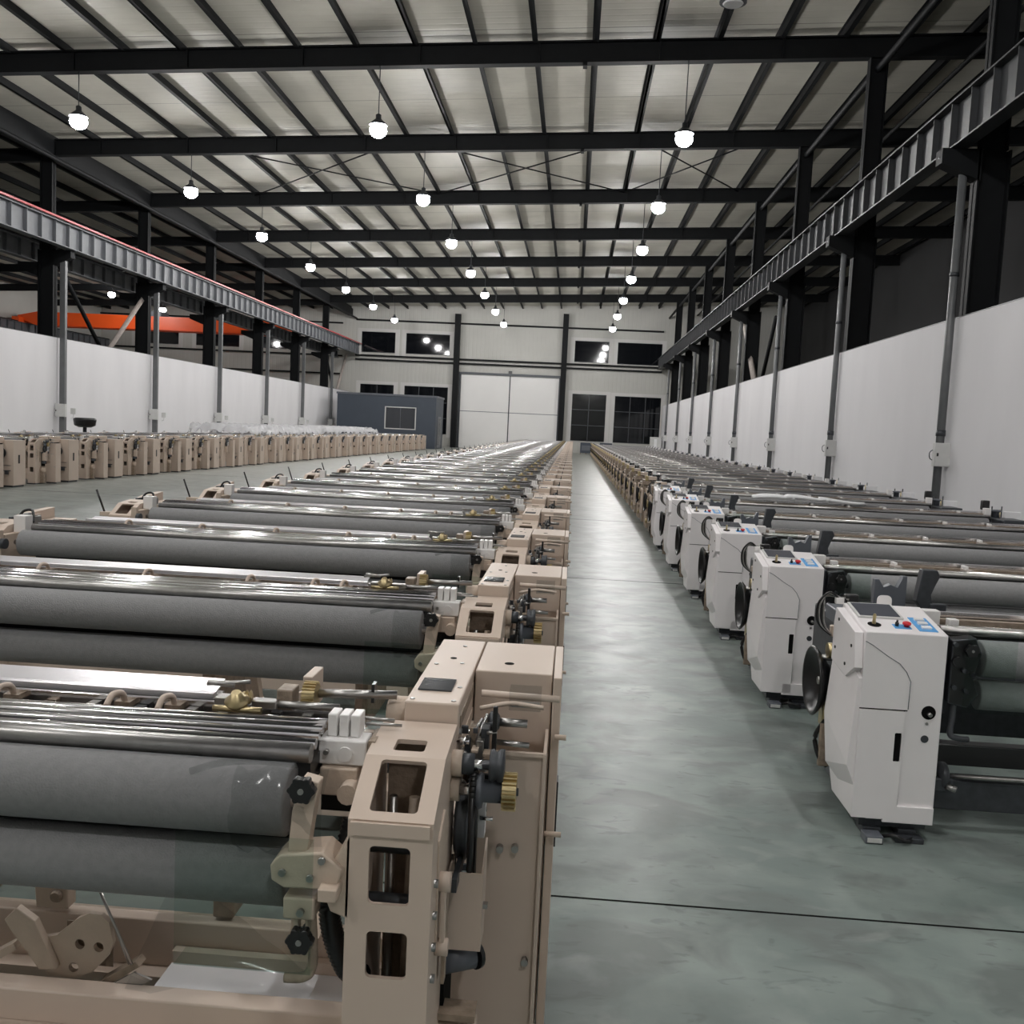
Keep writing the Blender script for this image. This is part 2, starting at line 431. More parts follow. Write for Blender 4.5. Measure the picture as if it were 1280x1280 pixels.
# ------------------------------------------------------------------ steelwork
BAYS = [24.2+10.12*k for k in range(-3, 8)]       # column lines
def ibeam_x(m, x0, x1, y, depth, w, mat, zf=beamz):
    for a, b, ww in ((0, .05, w), (.05, depth-.05, .05), (depth-.05, depth, w)):
        m.prism([(x0, zf(x0)+a), (x1, zf(x1)+a), (x1, zf(x1)+b), (x0, zf(x0)+b)], 'y', y-ww/2, y+ww/2, mat)
k = 0
for y in BAYS:
    m = MB(); ibeam_x(m, XL-.1, XR+.4, y, BD, .34, STRUCT)
    x = XL+2.1
    while x < XR:                     # stiffener lugs
        m.box(x-.02, x+.02, y-.15, y+.15, beamz(x)+.05, beamz(x)+BD-.05, STRUCT); x += 4.2
    k = round((y-24.2)/10.12)
    m.prism([(-.35, beamz(0)-.12), (-.2, beamz(0)-.12), (-.2, beamz(0)+.1), (-.35, beamz(0)+.1)], 'y', y-.17, y+.17, STRUCT)
    o = m.build('roof_beam')
    tag(o, ('dark steel roof beam across the hall, %s from the camera' % ordw(k)) if k > 0 else 'dark steel roof beam overhead, above the top edge of the view', 'beam', 'roof beams of the middle hall')
    if y > 20:
        m = MB(); ibeam_x(m, XLL, XL-.1, y, .6, .3, STRUCT, lambda x: beamz(x)-.25)
        tag(m.build('roof_beam'), 'dark roof beam of the left side bay, %s from the camera' % ordw(k+1), 'beam', 'roof beams of the left bay')
        m = MB(); ibeam_x(m, XR+.4, XRR, y, BD, .34, STRUCT)
        tag(m.build('roof_beam'), 'dark roof beam of the unlit right side bay, %s from the camera' % ordw(k+1), 'beam', 'roof beams of the right bay')
n = 0
for kx in range(-25, 12):
    x = 2.12*kx+.05
    if x < XLL or x > XRR: continue
    z = beamz(x)+BD
    m = MB()
    m.box(x-.04, x+.04, YB, YE, z-.06, z+.25, STRUCT); m.box(x-.04, x+.12, YB, YE, z-.06, z-.03, STRUCT); m.box(x-.12, x+.04, YB, YE, z+.235, z+.255, STRUCT)
    n += 1
    o = m.build('roof_purlin')
    where = 'left bay' if x < XL else ('right bay' if x > XR else 'middle hall')
    g = {'left bay': [c for c in range(-25, 12) if 2.12*c+.05 < XL and 2.12*c+.05 > XLL],
         'middle hall': [c for c in range(-25, 12) if XL <= 2.12*c+.05 <= XR],
         'right bay': [c for c in range(-25, 12) if 2.12*c+.05 > XR]}[where]
    tag(o, 'dark purlin running the length of the %s roof, %s from the left' % (where, ordw(g.index(kx)+1)), 'purlin', 'roof purlins of the '+where)
# valley / eaves beam over the left columns and tie tubes
m = MB()
z = beamz(XL)
m.box(XL-.6, XL-.1, YB, YE-.3, z-.1, z+.62, STRUCT); m.box(XL-1.5, XL-.1, YB, YE-.3, z+.62, z+.68, STRUCT)
tag(m.build('gutter_beam'), 'long dark gutter beam along the top of the left columns', 'beam')
m = MB().cyl((XL+.35, YB, z-.35), (XL+.35, YE-.3, z-.35), .1, STRUCT, 10)
tag(m.build('tie_tube'), 'dark round tie tube running below the left gutter beam', 'tube')
m = MB().cyl((XR+.5, YB, 15.15), (XR+.5, YE-.3, 15.15), .11, STRUCT, 10)
tag(m.build('tie_tube'), 'dark round tie tube running past the tops of the right columns', 'tube')
m = MB().cyl((XR+3.5, YB, 15.55), (XR+3.5, YE-.3, 15.55), .09, STRUCT, 10)
tag(m.build('tie_tube'), 'dark round tie tube under the roof of the right bay', 'tube')

# wind bracing rods crossing under the roof between the second and third visible beams
for (xa, xb, lab) in ((-19., -8.4, 'left pair'), (-8.4, 2.1, 'middle pair'), (2.1, 8.4, 'right pair')):
    for a, b, t in ((xa, xb, 'rising to the right'), (xb, xa, 'rising to the left')):
        y0, y1 = BAYS[5], BAYS[6]
        m = MB().cyl((a, y0, beamz(a)+.6), (b, y1, beamz(b)+.6), .035, STRUCT, 6)
        tag(m.build('bracing_rod'), 'thin roof bracing rod %s, in the %s of crossings' % (t, lab), 'brace', 'roof bracing rods')

# crane runway girders
def girder(x, ztop, depth, label, mat, side, ymax=YE-.6, red=False, step=1.15, ymin=YB):
    e = empty('crane_girder', (x, 0, ztop-depth)); tag(e, label, 'girder')
    m = MB()
    m.box(-.2, .2, ymin, ymax, 0, .04, mat); m.box(-.22, .22, ymin, ymax, depth-.04, depth, mat); m.box(-.02, .02, ymin, ymax, .04, depth-.04, mat)
    m.build('girder_body', e)
    m = MB(); y = ymin+.3
    while y < ymax:
        m.box(-.18, .18, y-.015, y+.015, .04, depth-.04, mat); y += step
    s = m.build('stiffeners', e); s['kind'] = 'stuff'
    m = MB().box(-.04, .04, ymin, ymax, depth, depth+.12, STRUCT); m.build('rail', e)
    if red:
        m = MB().box(side*.3-.04, side*.3+.04, ymin, ymax, depth+.05, depth+.14, REDR)
        yy = ymin+.5
        while yy < ymax:
            m.box(min(0, side*.3), max(0, side*.3), yy-.02, yy+.02, depth+.0, depth+.04, STRUCT); yy += 3
        m.build('conductor_bar', e)
    return e
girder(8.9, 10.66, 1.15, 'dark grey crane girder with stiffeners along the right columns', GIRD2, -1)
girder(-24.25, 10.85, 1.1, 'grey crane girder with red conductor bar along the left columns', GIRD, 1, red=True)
girder(-26.6, 10.2, .9, 'grey crane girder on the far side of the left columns', GIRD, 1)
girder(-52.8, 10.2, .9, 'short grey crane girder at the far left bay wall', GIRD, 1)

# columns
def column(x, y, zc, side, label, grp):
    e = empty('steel_column', (x, y, 0)); tag(e, label, 'column', grp)
    top = beamz(x)
    m = MB(); m.box(-.38, .38, -.03, .03, 0, zc, STRUCT); m.box(-.38, -.34, -.2, .2, 0, zc, STRUCT); m.box(.34, .38, -.2, .2, 0, zc, STRUCT)
    m.box(-.44, .44, -.26, .26, 0, .05, STRUCT)
    m.build('lower_shaft', e)
    m = MB(); m.box(-.3, .3, -.03, .03, zc, top, STRUCT); m.box(-.3, -.26, -.18, .18, zc, top, STRUCT); m.box(.26, .3, -.18, .18, zc, top, STRUCT)
    m.build('upper_shaft', e)
    m = MB(); s = side
    m.prism([(s*.3, zc), (s*1.25, zc), (s*1.25, zc-.35), (s*.3, zc-.75)], 'y', -.2, .2, STRUCT)
    m.build('bracket', e)
    if grp.startswith('left'):
        m = MB(); m.prism([(-.3, zc-.6), (-1.35, zc-.6), (-1.35, zc-.9), (-.3, zc-1.3)], 'y', -.2, .2, STRUCT); m.build('bracket', e)
    return e
def side_word(i, n=8): return ordw(i)
CL = [BAYS[k] for k in range(0, 11)]
iv = 0
for k, y in enumerate(CL):
    # left: first one in view is at 44
    i = k-4
    if y > 30:
        lab = 'dark steel column behind the left white wall, %s from the camera' % ordw(i) if i > 0 else 'dark steel column behind the left wall, just outside the left edge'
        column(XL-.5, y, 9.74, 1, lab, 'left row of columns')
    if y > 10:
        i = k-2
        lab = 'dark steel column behind the right white wall, %s from the camera' % ordw(i) if i > 0 else 'dark steel column behind the right wall, just outside the right edge'
        column(XR+.5, y, 9.5, -1, lab, 'right row of columns')
# downpipes with switch boxes
def downpipe(x, y, ztop, side, label, grp, square=False):
    e = empty('downpipe', (x, y, 0)); tag(e, label, 'pipe', grp)
    m = MB(); r = .1
    if square: m.box(-.13, .13, -.1, .1, 0, ztop, PIPE)
    else:
        m.cyl((0, 0, 0), (0, 0, ztop), r, PIPE, 14)
        m.cyl((0, 0, 2.6), (0, 0, 2.75), r+.015, DSTEEL, 14); m.cyl((0, 0, 6.5), (0, 0, 6.6), r+.015, DSTEEL, 14)
    m.build('pipe', e)
    m = MB().tube([(0, 0, ztop-.05), (0, 0, ztop+.1), (side*.25, 0, ztop+.25), (side*.6, 0, ztop+.2)], .05, PIPE, 8); m.build('elbow', e)
def switchbox(x, y, side, label, grp, z=1.85, w=.42, h=.58):
    e = empty('switch_box', (x, y, z)); tag(e, label, 'switch box', grp)
    m = MB().box(-w/2, w/2, -.3, -.12, 0, h, BOXW, .012); m.build('body', e)
    m = MB().box(-w/2+.03, w/2-.03, -.312, -.3, .03, h-.03, BOXW); m.build('door', e)
    m = MB().box(-w/2-.04*0+.04, -w/2+.08, -.33, -.31, .25, .33, BLACK); m.build('handle', e)
    m = MB().tube([(-w/2-.02, -.2, .4), (-w/2-.09, -.2, .33), (-w/2-.08, -.2, .2), (-w/2-.02, -.2, .15)], .012, DSTEEL, 6); m.build('cable', e)
for k, y in enumerate(CL):
    if y > 20 and y < 96:
        i = k-2
        downpipe(XR-.15, y, 9.1, -1, 'slim grey downpipe on the right white wall, %s from the camera' % ordw(i), 'downpipes on the right wall')
        switchbox(XR-.15, y, -1, 'pale switch box on the right wall downpipe, %s from the camera' % ordw(i), 'switch boxes on the right wall')
    if y > 40 and y < 96:
        i = k-4
        downpipe(XL+.3, y, 9.55, 1, 'grey downpipe on the left white wall, %s from the camera' % ordw(i), 'downpipes on the left wall', True)
        switchbox(XL+.32, y, 1, 'pale switch box on the left wall downpipe, %s from the camera' % ordw(i), 'switch boxes on the left wall', 1.85, .5, .62)
        m = MB().box(-.12, .12, -.1, -.02, 0, .28, BOXW, .01); e = empty('socket_box', (XL+.85, y, 2.0))
        m.build('body', e); MB().tube([(0, -.06, 0), (0, -.06, -.15), (-.12, -.06, -.2)], .014, BOXW, 6).build('cable', e)
        tag(e, 'small white socket box beside the left wall switch box, %s from the camera' % ordw(i), 'socket', 'socket boxes on the left wall')
# diagonal braces between columns
def brace(p, q, w, mat, label):
    p, q = Vector(p), Vector(q); m = MB(); m.cyl(p, q, w, mat, 4); tag(m.build('diagonal_brace'), label, 'brace')
yl = BAYS[4]
brace((XL-.5, 45., 9.6), (XL-.5, 50.0, 5.2), .13, STRUCT, 'dark diagonal brace above the left wall, leaning right from the nearest column')
brace((XL-.6, 55.7, 9.7), (XL-.6, 50.6, 5.5), .17, PALE, 'pale diagonal brace above the left wall, near the nearest columns')
brace((XR+.5, 58.0, 9.8), (XR+.5, 52.4, 5.0), .17, PALE, 'pale thick diagonal brace above the right wall')
brace((XR+.5, 48.4, 8.5), (XR+.5, 51.4, 5.0), .1, STRUCT, 'thin dark diagonal brace above the right wall')
brace((XL-.7, 95.6, 9.8), (XL-.7, 100.3, 4.6), .12, STRUCT, 'dark diagonal brace at the far end of the left wall')
brace((XL-.6, 104.5, 9.7), (XL-.6, 100.6, 5.5), .15, PALE, 'pale diagonal brace at the far end of the left wall')

# orange bridge crane in the left bay
e = empty('bridge_crane', (-53.6, 88, 9.9)); tag(e, 'orange overhead bridge crane spanning the left bay', 'crane')
for yy in (0, 1.1):
    m = MB(); m.prism([(.3, .75), (.3, 1.0), (2.2, 1.4), (24.4, 1.4), (26.4, 1.0), (26.4, .75), (24.4, .1), (2.2, .1)], 'y', yy-.22, yy+.22, ORANGE)
    m.box(2.2, 24.4, yy-.3, yy+.3, .15, .2, ORANGE)
    g = m.build('bridge_girder', e)
m = MB().box(.2, .9, -1, 2.7, .3, .8, ORANGE); m.build('end_carriage', e)
m = MB().box(25.9, 26.6, -1, 2.7, .3, .8, ORANGE); m.build('end_carriage', e)
m = MB().box(12, 14.2, 0, 1.7, 1.3, 1.9, GREY).cyl((12.4, .85, .9), (13.8, .85, .9), .3, DSTEEL); m.build('trolley', e)

# lamps
def lamp(x, y, z, label, grp, on=True, rod=True):
    e = empty('high_bay_lamp', (x, y, z)); tag(e, label, 'lamp', grp)
    m = MB()
    if on: m.lathe((0, 0, -.02), (0, 0, -1), [(0, .22), (.06, .28), (.15, .31), (.24, .29), (.32, .24), (.38, .16), (.42, .04)], LAMP, 16)
    else: m.lathe((0, 0, .0), (0, 0, -1), [(0, .22), (.03, .25), (.06, .22)], FOAM, 20)
    m.build('globe' if on else 'lens', e)
    m = MB().lathe((0, 0, 0), (0, 0, 1), [(-.01, .33), (.02, .33), (.12, .22), (.22, .1), (.36, .1), (.4, .03)], DSTEEL, 18); m.build('housing', e)
    m = MB().cyl((0, 0, .4), (0, 0, beamz(x)-z+.02), .018, DSTEEL, 6); m.build('rod', e)
for ci, (x, cn) in enumerate(((-18.5, 'left'), (-7.5, 'middle'), (3.3, 'right'))):
    for k in range(-3, 8):
        y = 24.1+10.12*k
        if k == 0:
            lamp(x, y, 12.8, 'unlit round lamp at the top edge, under the roof' if x == 3.3 else 'unlit high bay lamp above the top edge of the view', 'unlit lamps', False); continue
        lab = 'glowing white high bay lamp, %s one back in the %s line of lamps' % (ordw(k), cn) if k > 0 else 'glowing high bay lamp above the camera, outside the view'
        lamp(x, y, 12.8, lab, 'lamps in the %s line' % cn if k > 0 else 'lamps out of view')
lamp(-41.2, 82, 12.6, 'glowing lamp above the orange crane, left one of the two', 'lamps in the left bay')
lamp(-41.2, 92.4, 12.6, 'glowing lamp above the orange crane, right one of the two', 'lamps in the left bay')

# slate-blue site office in the far left corner
e = empty('site_office', (-23.3, 92, 0)); tag(e, 'dark slate blue cabin with one window, by the far left corner', 'cabin')
m = MB()
m.plate([(0, 0), (9.8, 0), (9.8, 5.0), (0, 5.0)], [[(4.8, 1.85), (7.8, 1.85), (7.8, 3.9), (4.8, 3.9)]], (0, 0, 0), (1, 0, 0), (0, 0, 1), -.12, OFFICE)
m.box(0, .12, .12, 5., 0, 5., OFFICE); m.box(9.68, 9.8, .12, 5, 0, 5., OFFICE); m.box(0, 9.8, 5, 5.12, 0, 5., OFFICE)
m.build('cabin_body', e)
MB().box(-.08, 9.88, -.08, 5.2, 5.0, 5.18, GREY).build('roof', e)
w = MB()
for q in ((4.75, 7.85, 1.78, 1.87), (4.75, 7.85, 3.88, 3.97), (4.75, 4.85, 1.8, 3.95), (7.75, 7.85, 1.8, 3.95)): w.box(q[0], q[1], -.03, .1, q[2], q[3], BOXW)
w.box(6.28, 6.32, -.0, .1, 1.85, 3.9, GREY)
w = w.build('window_frame', e); MB().box(4.85, 7.75, .05, .07, 1.87, 3.88, SMOKE).build('pane', w)
dd = MB().box(9.8, 9.84, 1.2, 3.6, .1, 3.2, GREY).build('door', e)
MB().box(9.84, 9.86, 1.4, 2.2, .4, 3.0, SMOKE).box(9.84, 9.86, 2.5, 3.4, .4, 3.0, SMOKE).build('pane', dd)
# dark crates at the far end of the aisle
for i, (x0, x1, z1, mt, lab) in enumerate(((.8, 2.05, 1.25, OFFICE, 'dark blue crate at the far end of the aisle, left one'), (2.1, 2.85, 1.15, BOXW, 'pale crate between two dark crates at the far end of the aisle'), (2.9, 4.2, 1.3, OFFICE, 'dark blue crate at the far end of the aisle, right one'))):
    e = empty('crate', (x0, 102.4, 0)); tag(e, lab, 'crate')
    MB().box(0, x1-x0, 0, 1.2, .12, z1, mt, .02).build('body', e)
    mm = MB()
    for a in (0, (x1-x0)/2-.05, x1-x0-.1): mm.box(a, a+.1, 0, 1.2, 0, .12, TANM)
    mm.build('runners', e)
    MB().box(.15, x1-x0-.15, -.02, 0, .4, z1-.3, GREY).build('panel', e)
e = empty('white_carton', (8.1, 100.5, 0)); tag(e, 'white carton against the end wall beside the right windows', 'box')
MB().box(0, 1.1, 0, .9, 0, 2.2, BOXW, .02).build('carton', e); MB().box(.4, .7, -.01, 0, .3, 2.0, FOAM).build('tape', e)
# floor joints
for i, y in enumerate((4.43, 14.6, 24.7, 34.8)):
    m = MB().box(XL+.1, XR-.1, y-.006, y+.006, -.002, .002, VOID)
    o = m.build('trim_%d' % (20+i)); o['kind'] = 'structure'

# ------------------------------------------------------------------ tan water-jet loom (middle and left rows)
LW = 4.72          # overall width; right end at x = 0, front plane at y = 0
def side_frame(x0, x1):
    m = MB(); t = .014; w = x1-x0
    prof = [(0, .03), (0, 1.21), (.20, 1.315), (.46, 1.335), (.46, .03)]
    # front face with three windows
    m.plate([(0, .03), (w, .03), (w, 1.205), (0, 1.205)],
            [rrect(.045, w-.045, .98, 1.14, .014), rrect(.045, w-.045, .775, .905, .014), rrect(.045, w-.045, .36, .50, .014)],
            (x0, 0, 0), (1, 0, 0), (0, 0, 1), -t, TAN)
    L = math.hypot(.20, .105)
    m.plate([(0, 0), (w, 0), (w, L), (0, L)], [rrect(.035, w-.035, .03, L-.015, .012)], (x0, 0, 1.21), (1, 0, 0), (0, .20, .105), -t, TAN)
    L2 = math.hypot(.26, .02)
    m.plate([(0, 0), (w, 0), (w, L2), (0, L2)], [rrect(.055, w-.055, .04, .12, .01)], (x0, .20, 1.315), (1, 0, 0), (0, .26, .02), -t, TAN)
    for xx in (x0-t, x1): m.prism(prof, 'x', xx, xx+t, TAN)
    m.box(x0+t, x1-t, .45, .464, .03, 1.32, TAN)
    m.box(x0+t+.002, x1-t-.002, .40, .41, .05, 1.3, TANM)
    m.box(x0-.006, x1+.006, -.01, -.0005, 1.17, 1.205, TAN)     # ledge at the fold
    m.cyl((x0+t, .12, .93), (x1-t, .12, .93), .022, DSTEEL, 10); m.cyl((x0+t, .16, 1.08), (x1-t, .16, 1.08), .03, DSTEEL, 10)
    m.cyl((x0+.07, .2, .4), (x0+.07, .2, 1.2), .012, STEEL, 8); m.cyl((x0+.13, .14, .6), (x0+.13, .2, 1.2), .016, TANM, 8)
    m.box(x0-.03, x1+.03, -.02, .5, 0, .03, DSTEEL)
    return m
def knob(c, r=.033):
    m = MB(); pr = []
    for i in range(48):
        a = 2*PI*i/48; rr = r*(1+.16*math.cos(6*a)); pr.append((c[0]+rr*math.cos(a), c[2]+rr*math.sin(a)))
    m.prism(pr, 'y', c[1]-.03, c[1]-.004, BLACK, .003)
    m.cyl((c[0], c[1]-.034, c[2]), (c[0], c[1]-.03, c[2]), .008, STEEL, 10); m.cyl((c[0], c[1]-.004, c[2]), (c[0], c[1]+.05, c[2]), .012, DSTEEL, 10)
    return m
def P_rollers(name):
    x0, x1 = -LW+.5, -.725
    m = MB()
    if name == 'upper': y, z, r = .12, 1.20, .099
    else: y, z, r = .13, .985, .090
    m.lathe((x0, y, z), (1, 0, 0), [(0, r-.012), (.006, r), (x1-x0-.006, r), (x1-x0, r-.012)], ROLL, 40)
    m.cyl((x0-.06, y, z), (x1+.06, y, z), .02, STEEL, 12)
    return m
def chrome_bars():
    m = MB(); x0, x1 = -LW+.55, -.69
    for y, z, r in ((.225, 1.325, .016), (.262, 1.338, .014), (.30, 1.345, .016), (.335, 1.35, .012)):
        m.cyl((x0, y, z), (x1, y, z), r, CHROME, 14)
    return m
def under_tube():
    m = MB(); x0, x1 = -LW+.55, -.69
    m.cyl((x0, .175, 1.315), (x1, .175, 1.315), .028, STEEL, 16); m.box(x0, x1, .17, .36, 1.22, 1.29, BLACK); m.box(x0, x1, .215, .235, .92, 1.23, BLACK)  # upright black strip behind the rollers paints the shadow gap between them
    return m
def reed_channel():
    m = MB(); x0, x1 = -LW+.55, -.69
    m.box(x0, x1, .37, .385, 1.3, 1.345, TANM); m.box(x0, x1, .37, .47, 1.285, 1.3, TANM); m.box(x0, x1, .40, .42, 1.3, 1.33, STEEL)
    m.box(x0, x1, .455, .475, 1.30, 1.355, CHROME)
    random.seed(3)
    x = x0+.1
    while x < x1-.1:
        m.box(x, x+.03, .39, .45, 1.3, 1.32+random.random()*.02, random.choice((TANM, DSTEEL, STEEL))); x += .09+random.random()*.08
    return m
def clamp(x):
    m = MB()
    m.tube([(x, .44, 1.34), (x, .42, 1.375), (x-.01, .38, 1.382), (x-.015, .35, 1.355)], .010, TAN, 8); m.box(x-.025, x+.025, .42, .46, 1.33, 1.348, TANM)
    return m
def reed_plate():
    m = MB(); x0 = -LW+.8
    m.box(x0, -1.12, .56, .66, 1.355, 1.362, SATIN, rot=RX(.25)); m.box(x0, -1.1, .5, .53, 1.35, 1.368, SATIN); m.box(x0, -1.1, .56, .60, 1.18, 1.35, STEEL)
    return m
def selvedge():
    m = MB(); cx = -1.0
    m.gear((cx+.02, .40, 1.385), (0, -.4, 1), .036, .014, 16, BRASS)
    m.lathe((cx+.02, .38, 1.39), (0, -.4, 1), [(-.03, .02), (-.01, .034), (0, .038), (.010, .022), (.03, .014)], BRASS, 18)
    m.box(cx-.07, cx-.02, .43, .48, 1.355, 1.38, STEEL, .004); m.box(cx+.05, cx+.13, .42, .46, 1.355, 1.38, STEEL, .004)
    m.cyl((cx-.05, .37, 1.365), (cx+.10, .37, 1.365), .010, BRASS, 10)
    m.lathe((cx+.03, .42, 1.39), (1, 0, 0), [(0, .012), (.006, .022), (.012, .012), (.018, .022), (.024, .01)], BRASS, 14)
    m.cyl((cx-.1, .45, 1.42), (cx-.02, .47, 1.41), .009, STEEL, 8); m.cyl((cx-.12, .5, 1.40), (cx+.02, .5, 1.415), .007, STEEL, 8)
    m.box(cx+.12, cx+.17, .45, .53, 1.345, 1.41, TANM, .005)
    m.gear((cx+.215, .50, 1.385), (1, 0, 0), .045, .04, 22, BRASS)
    return m
def drive_rods():
    m = MB()
    m.cyl((-.8, .52, 1.385), (-.52, .56, 1.385), .014, STEEL, 10); m.cyl((-.95, .45, 1.365), (-.68, .45, 1.365), .012, STEEL, 10)
    m.box(-.6, -.59, .54, .58, 1.36, 1.42, BLACK); m.cyl((-.98, .40, 1.335), (-.66, .40, 1.335), .01, CHROME, 8)
    return m
def nylon_block():
    m = MB()
    m.box(-.695, -.555, .27, .36, 1.25, 1.325, NYLON, .006); m.cyl((-.615, .262, 1.285), (-.615, .275, 1.285), .022, NYLON, 14)
    for k in range(3): m.box(-.677+k*.034, -.649+k*.034, .30, .37, 1.325, 1.392, NYLON, .004)
    m.cyl((-.67, .255, 1.29), (-.67, .272, 1.29), .008, STEEL, 8); m.box(-.55, -.53, .28, .4, 1.30, 1.325, TANM)
    m.cyl((-.6, .42, 1.35), (-.5, .42, 1.345), .006, STEEL, 6); m.cyl((-.58, .38, 1.345), (-.47, .38, 1.345), .005, STEEL, 6)
    return m
def tan_block():
    m = MB(); m.box(-.685, -.575, .25, .36, 1.165, 1.248, TAN2, .006); m.cyl((-.59, .2, 1.19), (-.59, .3, 1.19), .03, TAN2, 12)
    m.box(-.69, -.56, .3, .33, 1.1, 1.165, BLACK)
    return m
def roller_arm():
    m = MB()
    m.prism([(-.705, 1.03), (-.655, 1.03), (-.635, 1.2), (-.62, 1.3), (-.665, 1.31), (-.69, 1.22)], 'y', .0, .05, TAN2, .004)
    m.prism([(-.74, 1.075), (-.715, 1.105), (-.60, 1.12), (-.545, 1.075), (-.56, 1.02), (-.70, 1.015), (-.735, 1.035)], 'y', -.02, .09, TAN2, .006)
    m.prism([(-.57, 1.10), (-.527, 1.185), (-.527, .93), (-.58, .95), (-.60, 1.0)], 'y', .0, .10, TAN2, .006)
    m.box(-.60, -.55, -.06, .02, 1.005, 1.04, TAN2, .004)
    for x, z in ((-.705, 1.06), (-.63, 1.05), (-.60, 1.10)): m.cyl((x, -.03, z), (x, -.01, z), .010, STEEL, 8)
    m.box(-.705, -.62, -.01, .06, .925, .985, TAN2, .006)
    m.box(-.675, -.665, .0, .03, .86, .93, TAN2); m.box(-.645, -.635, .0, .03, .82, .93, TAN2)
    m.tube([(-.632, .01, .93), (-.625, .01, .84), (-.628, .01, .78), (-.65, .01, .755), (-.70, .01, .75)], .014, TANM, 8)
    m.cyl((-.655, -.025, .95), (-.655, -.01, .95), .010, STEEL, 8)
    return m
def hose(): return MB().tube([(-.56, .16, 1.14), (-.58, .12, 1.03), (-.605, .10, .92), (-.59, .10, .82), (-.555, .12, .72), (-.53, .2, .66)], .028, BLACK, 12, ribs=3)
def narrow_cover():
    m = MB(); m.box(-.48, -.308, .47, 1.36, 1.215, 1.395, TAN, .006)
    for x, y in ((-.46, .5), (-.33, .5), (-.45, .95), (-.36, .98), (-.38, 1.25), (-.33, .66), (-.44, .68)): m.cyl((x, y, 1.394), (x, y, 1.398), .008, STEEL, 8)
    m.cyl((-.40, 1.05, 1.394), (-.40, 1.05, 1.3965), .012, VOID, 10)
    m.lathe((-.555, .60, 1.315), (1, 0, 0), [(0, .04), (.01, .055), (.07, .055), (.075, .05)], TAN2, 20)
    return m
def inspection_window():
    m = MB(); m.box(-.46, -.35, .60, .74, 1.395, 1.4005, SMOKE, .001)
    return m
def end_cabinet():
    m = MB(); m.box(-.302, -.028, .90, 1.36, .06, 1.395, TAN, .005)
    m.lathe((-.19, 1.02, 1.394), (0, 0, 1), [(0, .018), (.002, .018)], VOID, 14)
    m.box(-.31, -.05, .93, 1.33, 0, .06, DSTEEL)
    m.cyl((-.33, .3, 1.3), (-.33, .95, 1.3), .02, TAN2, 8)
    for z in (1.33, 1.24, 1.12, .95): m.box(-.345, -.305, .5, .9, z-.02, z+.02, random.choice((TANM, TAN2, DSTEEL)), .003)
    return m
def side_door():
    m = MB(); m.box(-.024, .006, .87, 1.365, .1, 1.392, TAN, .004); m.box(.006, .012, 1.05, 1.12, .7, .95, BLACK)
    m.cyl((-.01, .84, 1.19), (.03, .84, 1.19), .01, TAN2, 8); m.cyl((-.03, .84, .84), (.03, .84, .84), .01, TAN2, 8)
    return m
def guard_plate():
    m = MB()
    out = [(-.205, 1.205), (-.035, 1.205), (-.035, .04), (-.335, .04), (-.335, .73), (-.27, .76), (-.25, .95)]
    m.plate(out, [rrect(-.31, -.215, .59, .67, .012)], (0, .62, 0), (1, 0, 0), (0, 0, 1), -.008, TAN)
    m.box(-.205, -.035, .605, .62, 1.195, 1.207, TAN); m.box(-.043, -.033, .6, .88, .04, 1.205, TAN)
    for x, z in ((-.12, .885), (-.17, .88), (-.07, .5)): m.cyl((x, .595, z), (x, .62, z), .012, STEEL, 10)
    m.box(-.335, -.035, .625, .66, 0, .05, DSTEEL)
    return m
def belt_guard():
    m = MB()
    m.prism([(.33, .685), (.33, .925), (.45, .985), (.45, .68)], 'x', -.205, -.199, TAN)
    m.prism([(.33, .685), (.33, .925), (.45, .925), (.45, .68)], 'x', -.305, -.299, TAN)
    m.box(-.305, -.199, .324, .332, .685, .925, TAN); m.box(-.305, -.199, .332, .45, .680, .687, TAN)
    m.box(-.2, -.185, .36, .38, .80, .815, STEEL)
    return m
def pulleys():
    m = MB()
    m.lathe((-.30, .37, 1.245), (1, 0, 0), [(0, .032), (.055, .032), (.056, .012), (.10, .012), (.102, .045), (.112, .05), (.122, .04), (.132, .05), (.145, .05), (.148, .02)], DSTEEL, 24)
    m.cyl((-.325, .37, 1.245), (-.28, .37, 1.245), .04, TAN2, 14); m.cyl((-.28, .37, 1.245), (-.2, .37, 1.245), .016, CHROME, 10)
    m.cyl((-.325, .37, 1.165), (-.285, .37, 1.165), .036, TAN2, 14); m.cyl((-.285, .37, 1.165), (-.235, .37, 1.165), .018, CHROME, 10)
    m.lathe((-.255, .37, 1.165), (1, 0, 0), [(0, .05), (.01, .055), (.02, .043), (.03, .055), (.04, .05), (.042, .034), (.1, .034)], GREY, 24)
    m.lathe((-.30, .47, 1.03), (1, 0, 0), [(0, .10), (.012, .12), (.024, .105), (.036, .12), (.045, .1)], DSTEEL, 28)
    return m
def brass_gear(): return MB().gear((-.135, .37, 1.168), (1, 0, 0), .057, .042, 20, BRASS).cyl((-.158, .37, 1.168), (-.108, .37, 1.168), .012, DSTEEL, 10)
def belt():
    m = MB()
    for x in (-.242, ):
        pts = []
        for i in range(13):
            a = PI*i/12; pts.append((x, .37+.055*math.cos(a), 1.165+.055*math.sin(a)))
        for i in range(13):
            a = PI+PI*i/12; pts.append((x, .40+.055*math.cos(a), .84+.05*math.sin(a)))
        pts.append(pts[0])
        for a, b in zip(pts, pts[1:]):
            m.cyl(a, b, .010, BLACK, 6)
    return m
def lever(): return MB().box(-.205, -.190, .50, .515, 1.18, 1.385, BLACK, .003).box(-.215, -.18, .48, .53, 1.165, 1.195, TAN2)
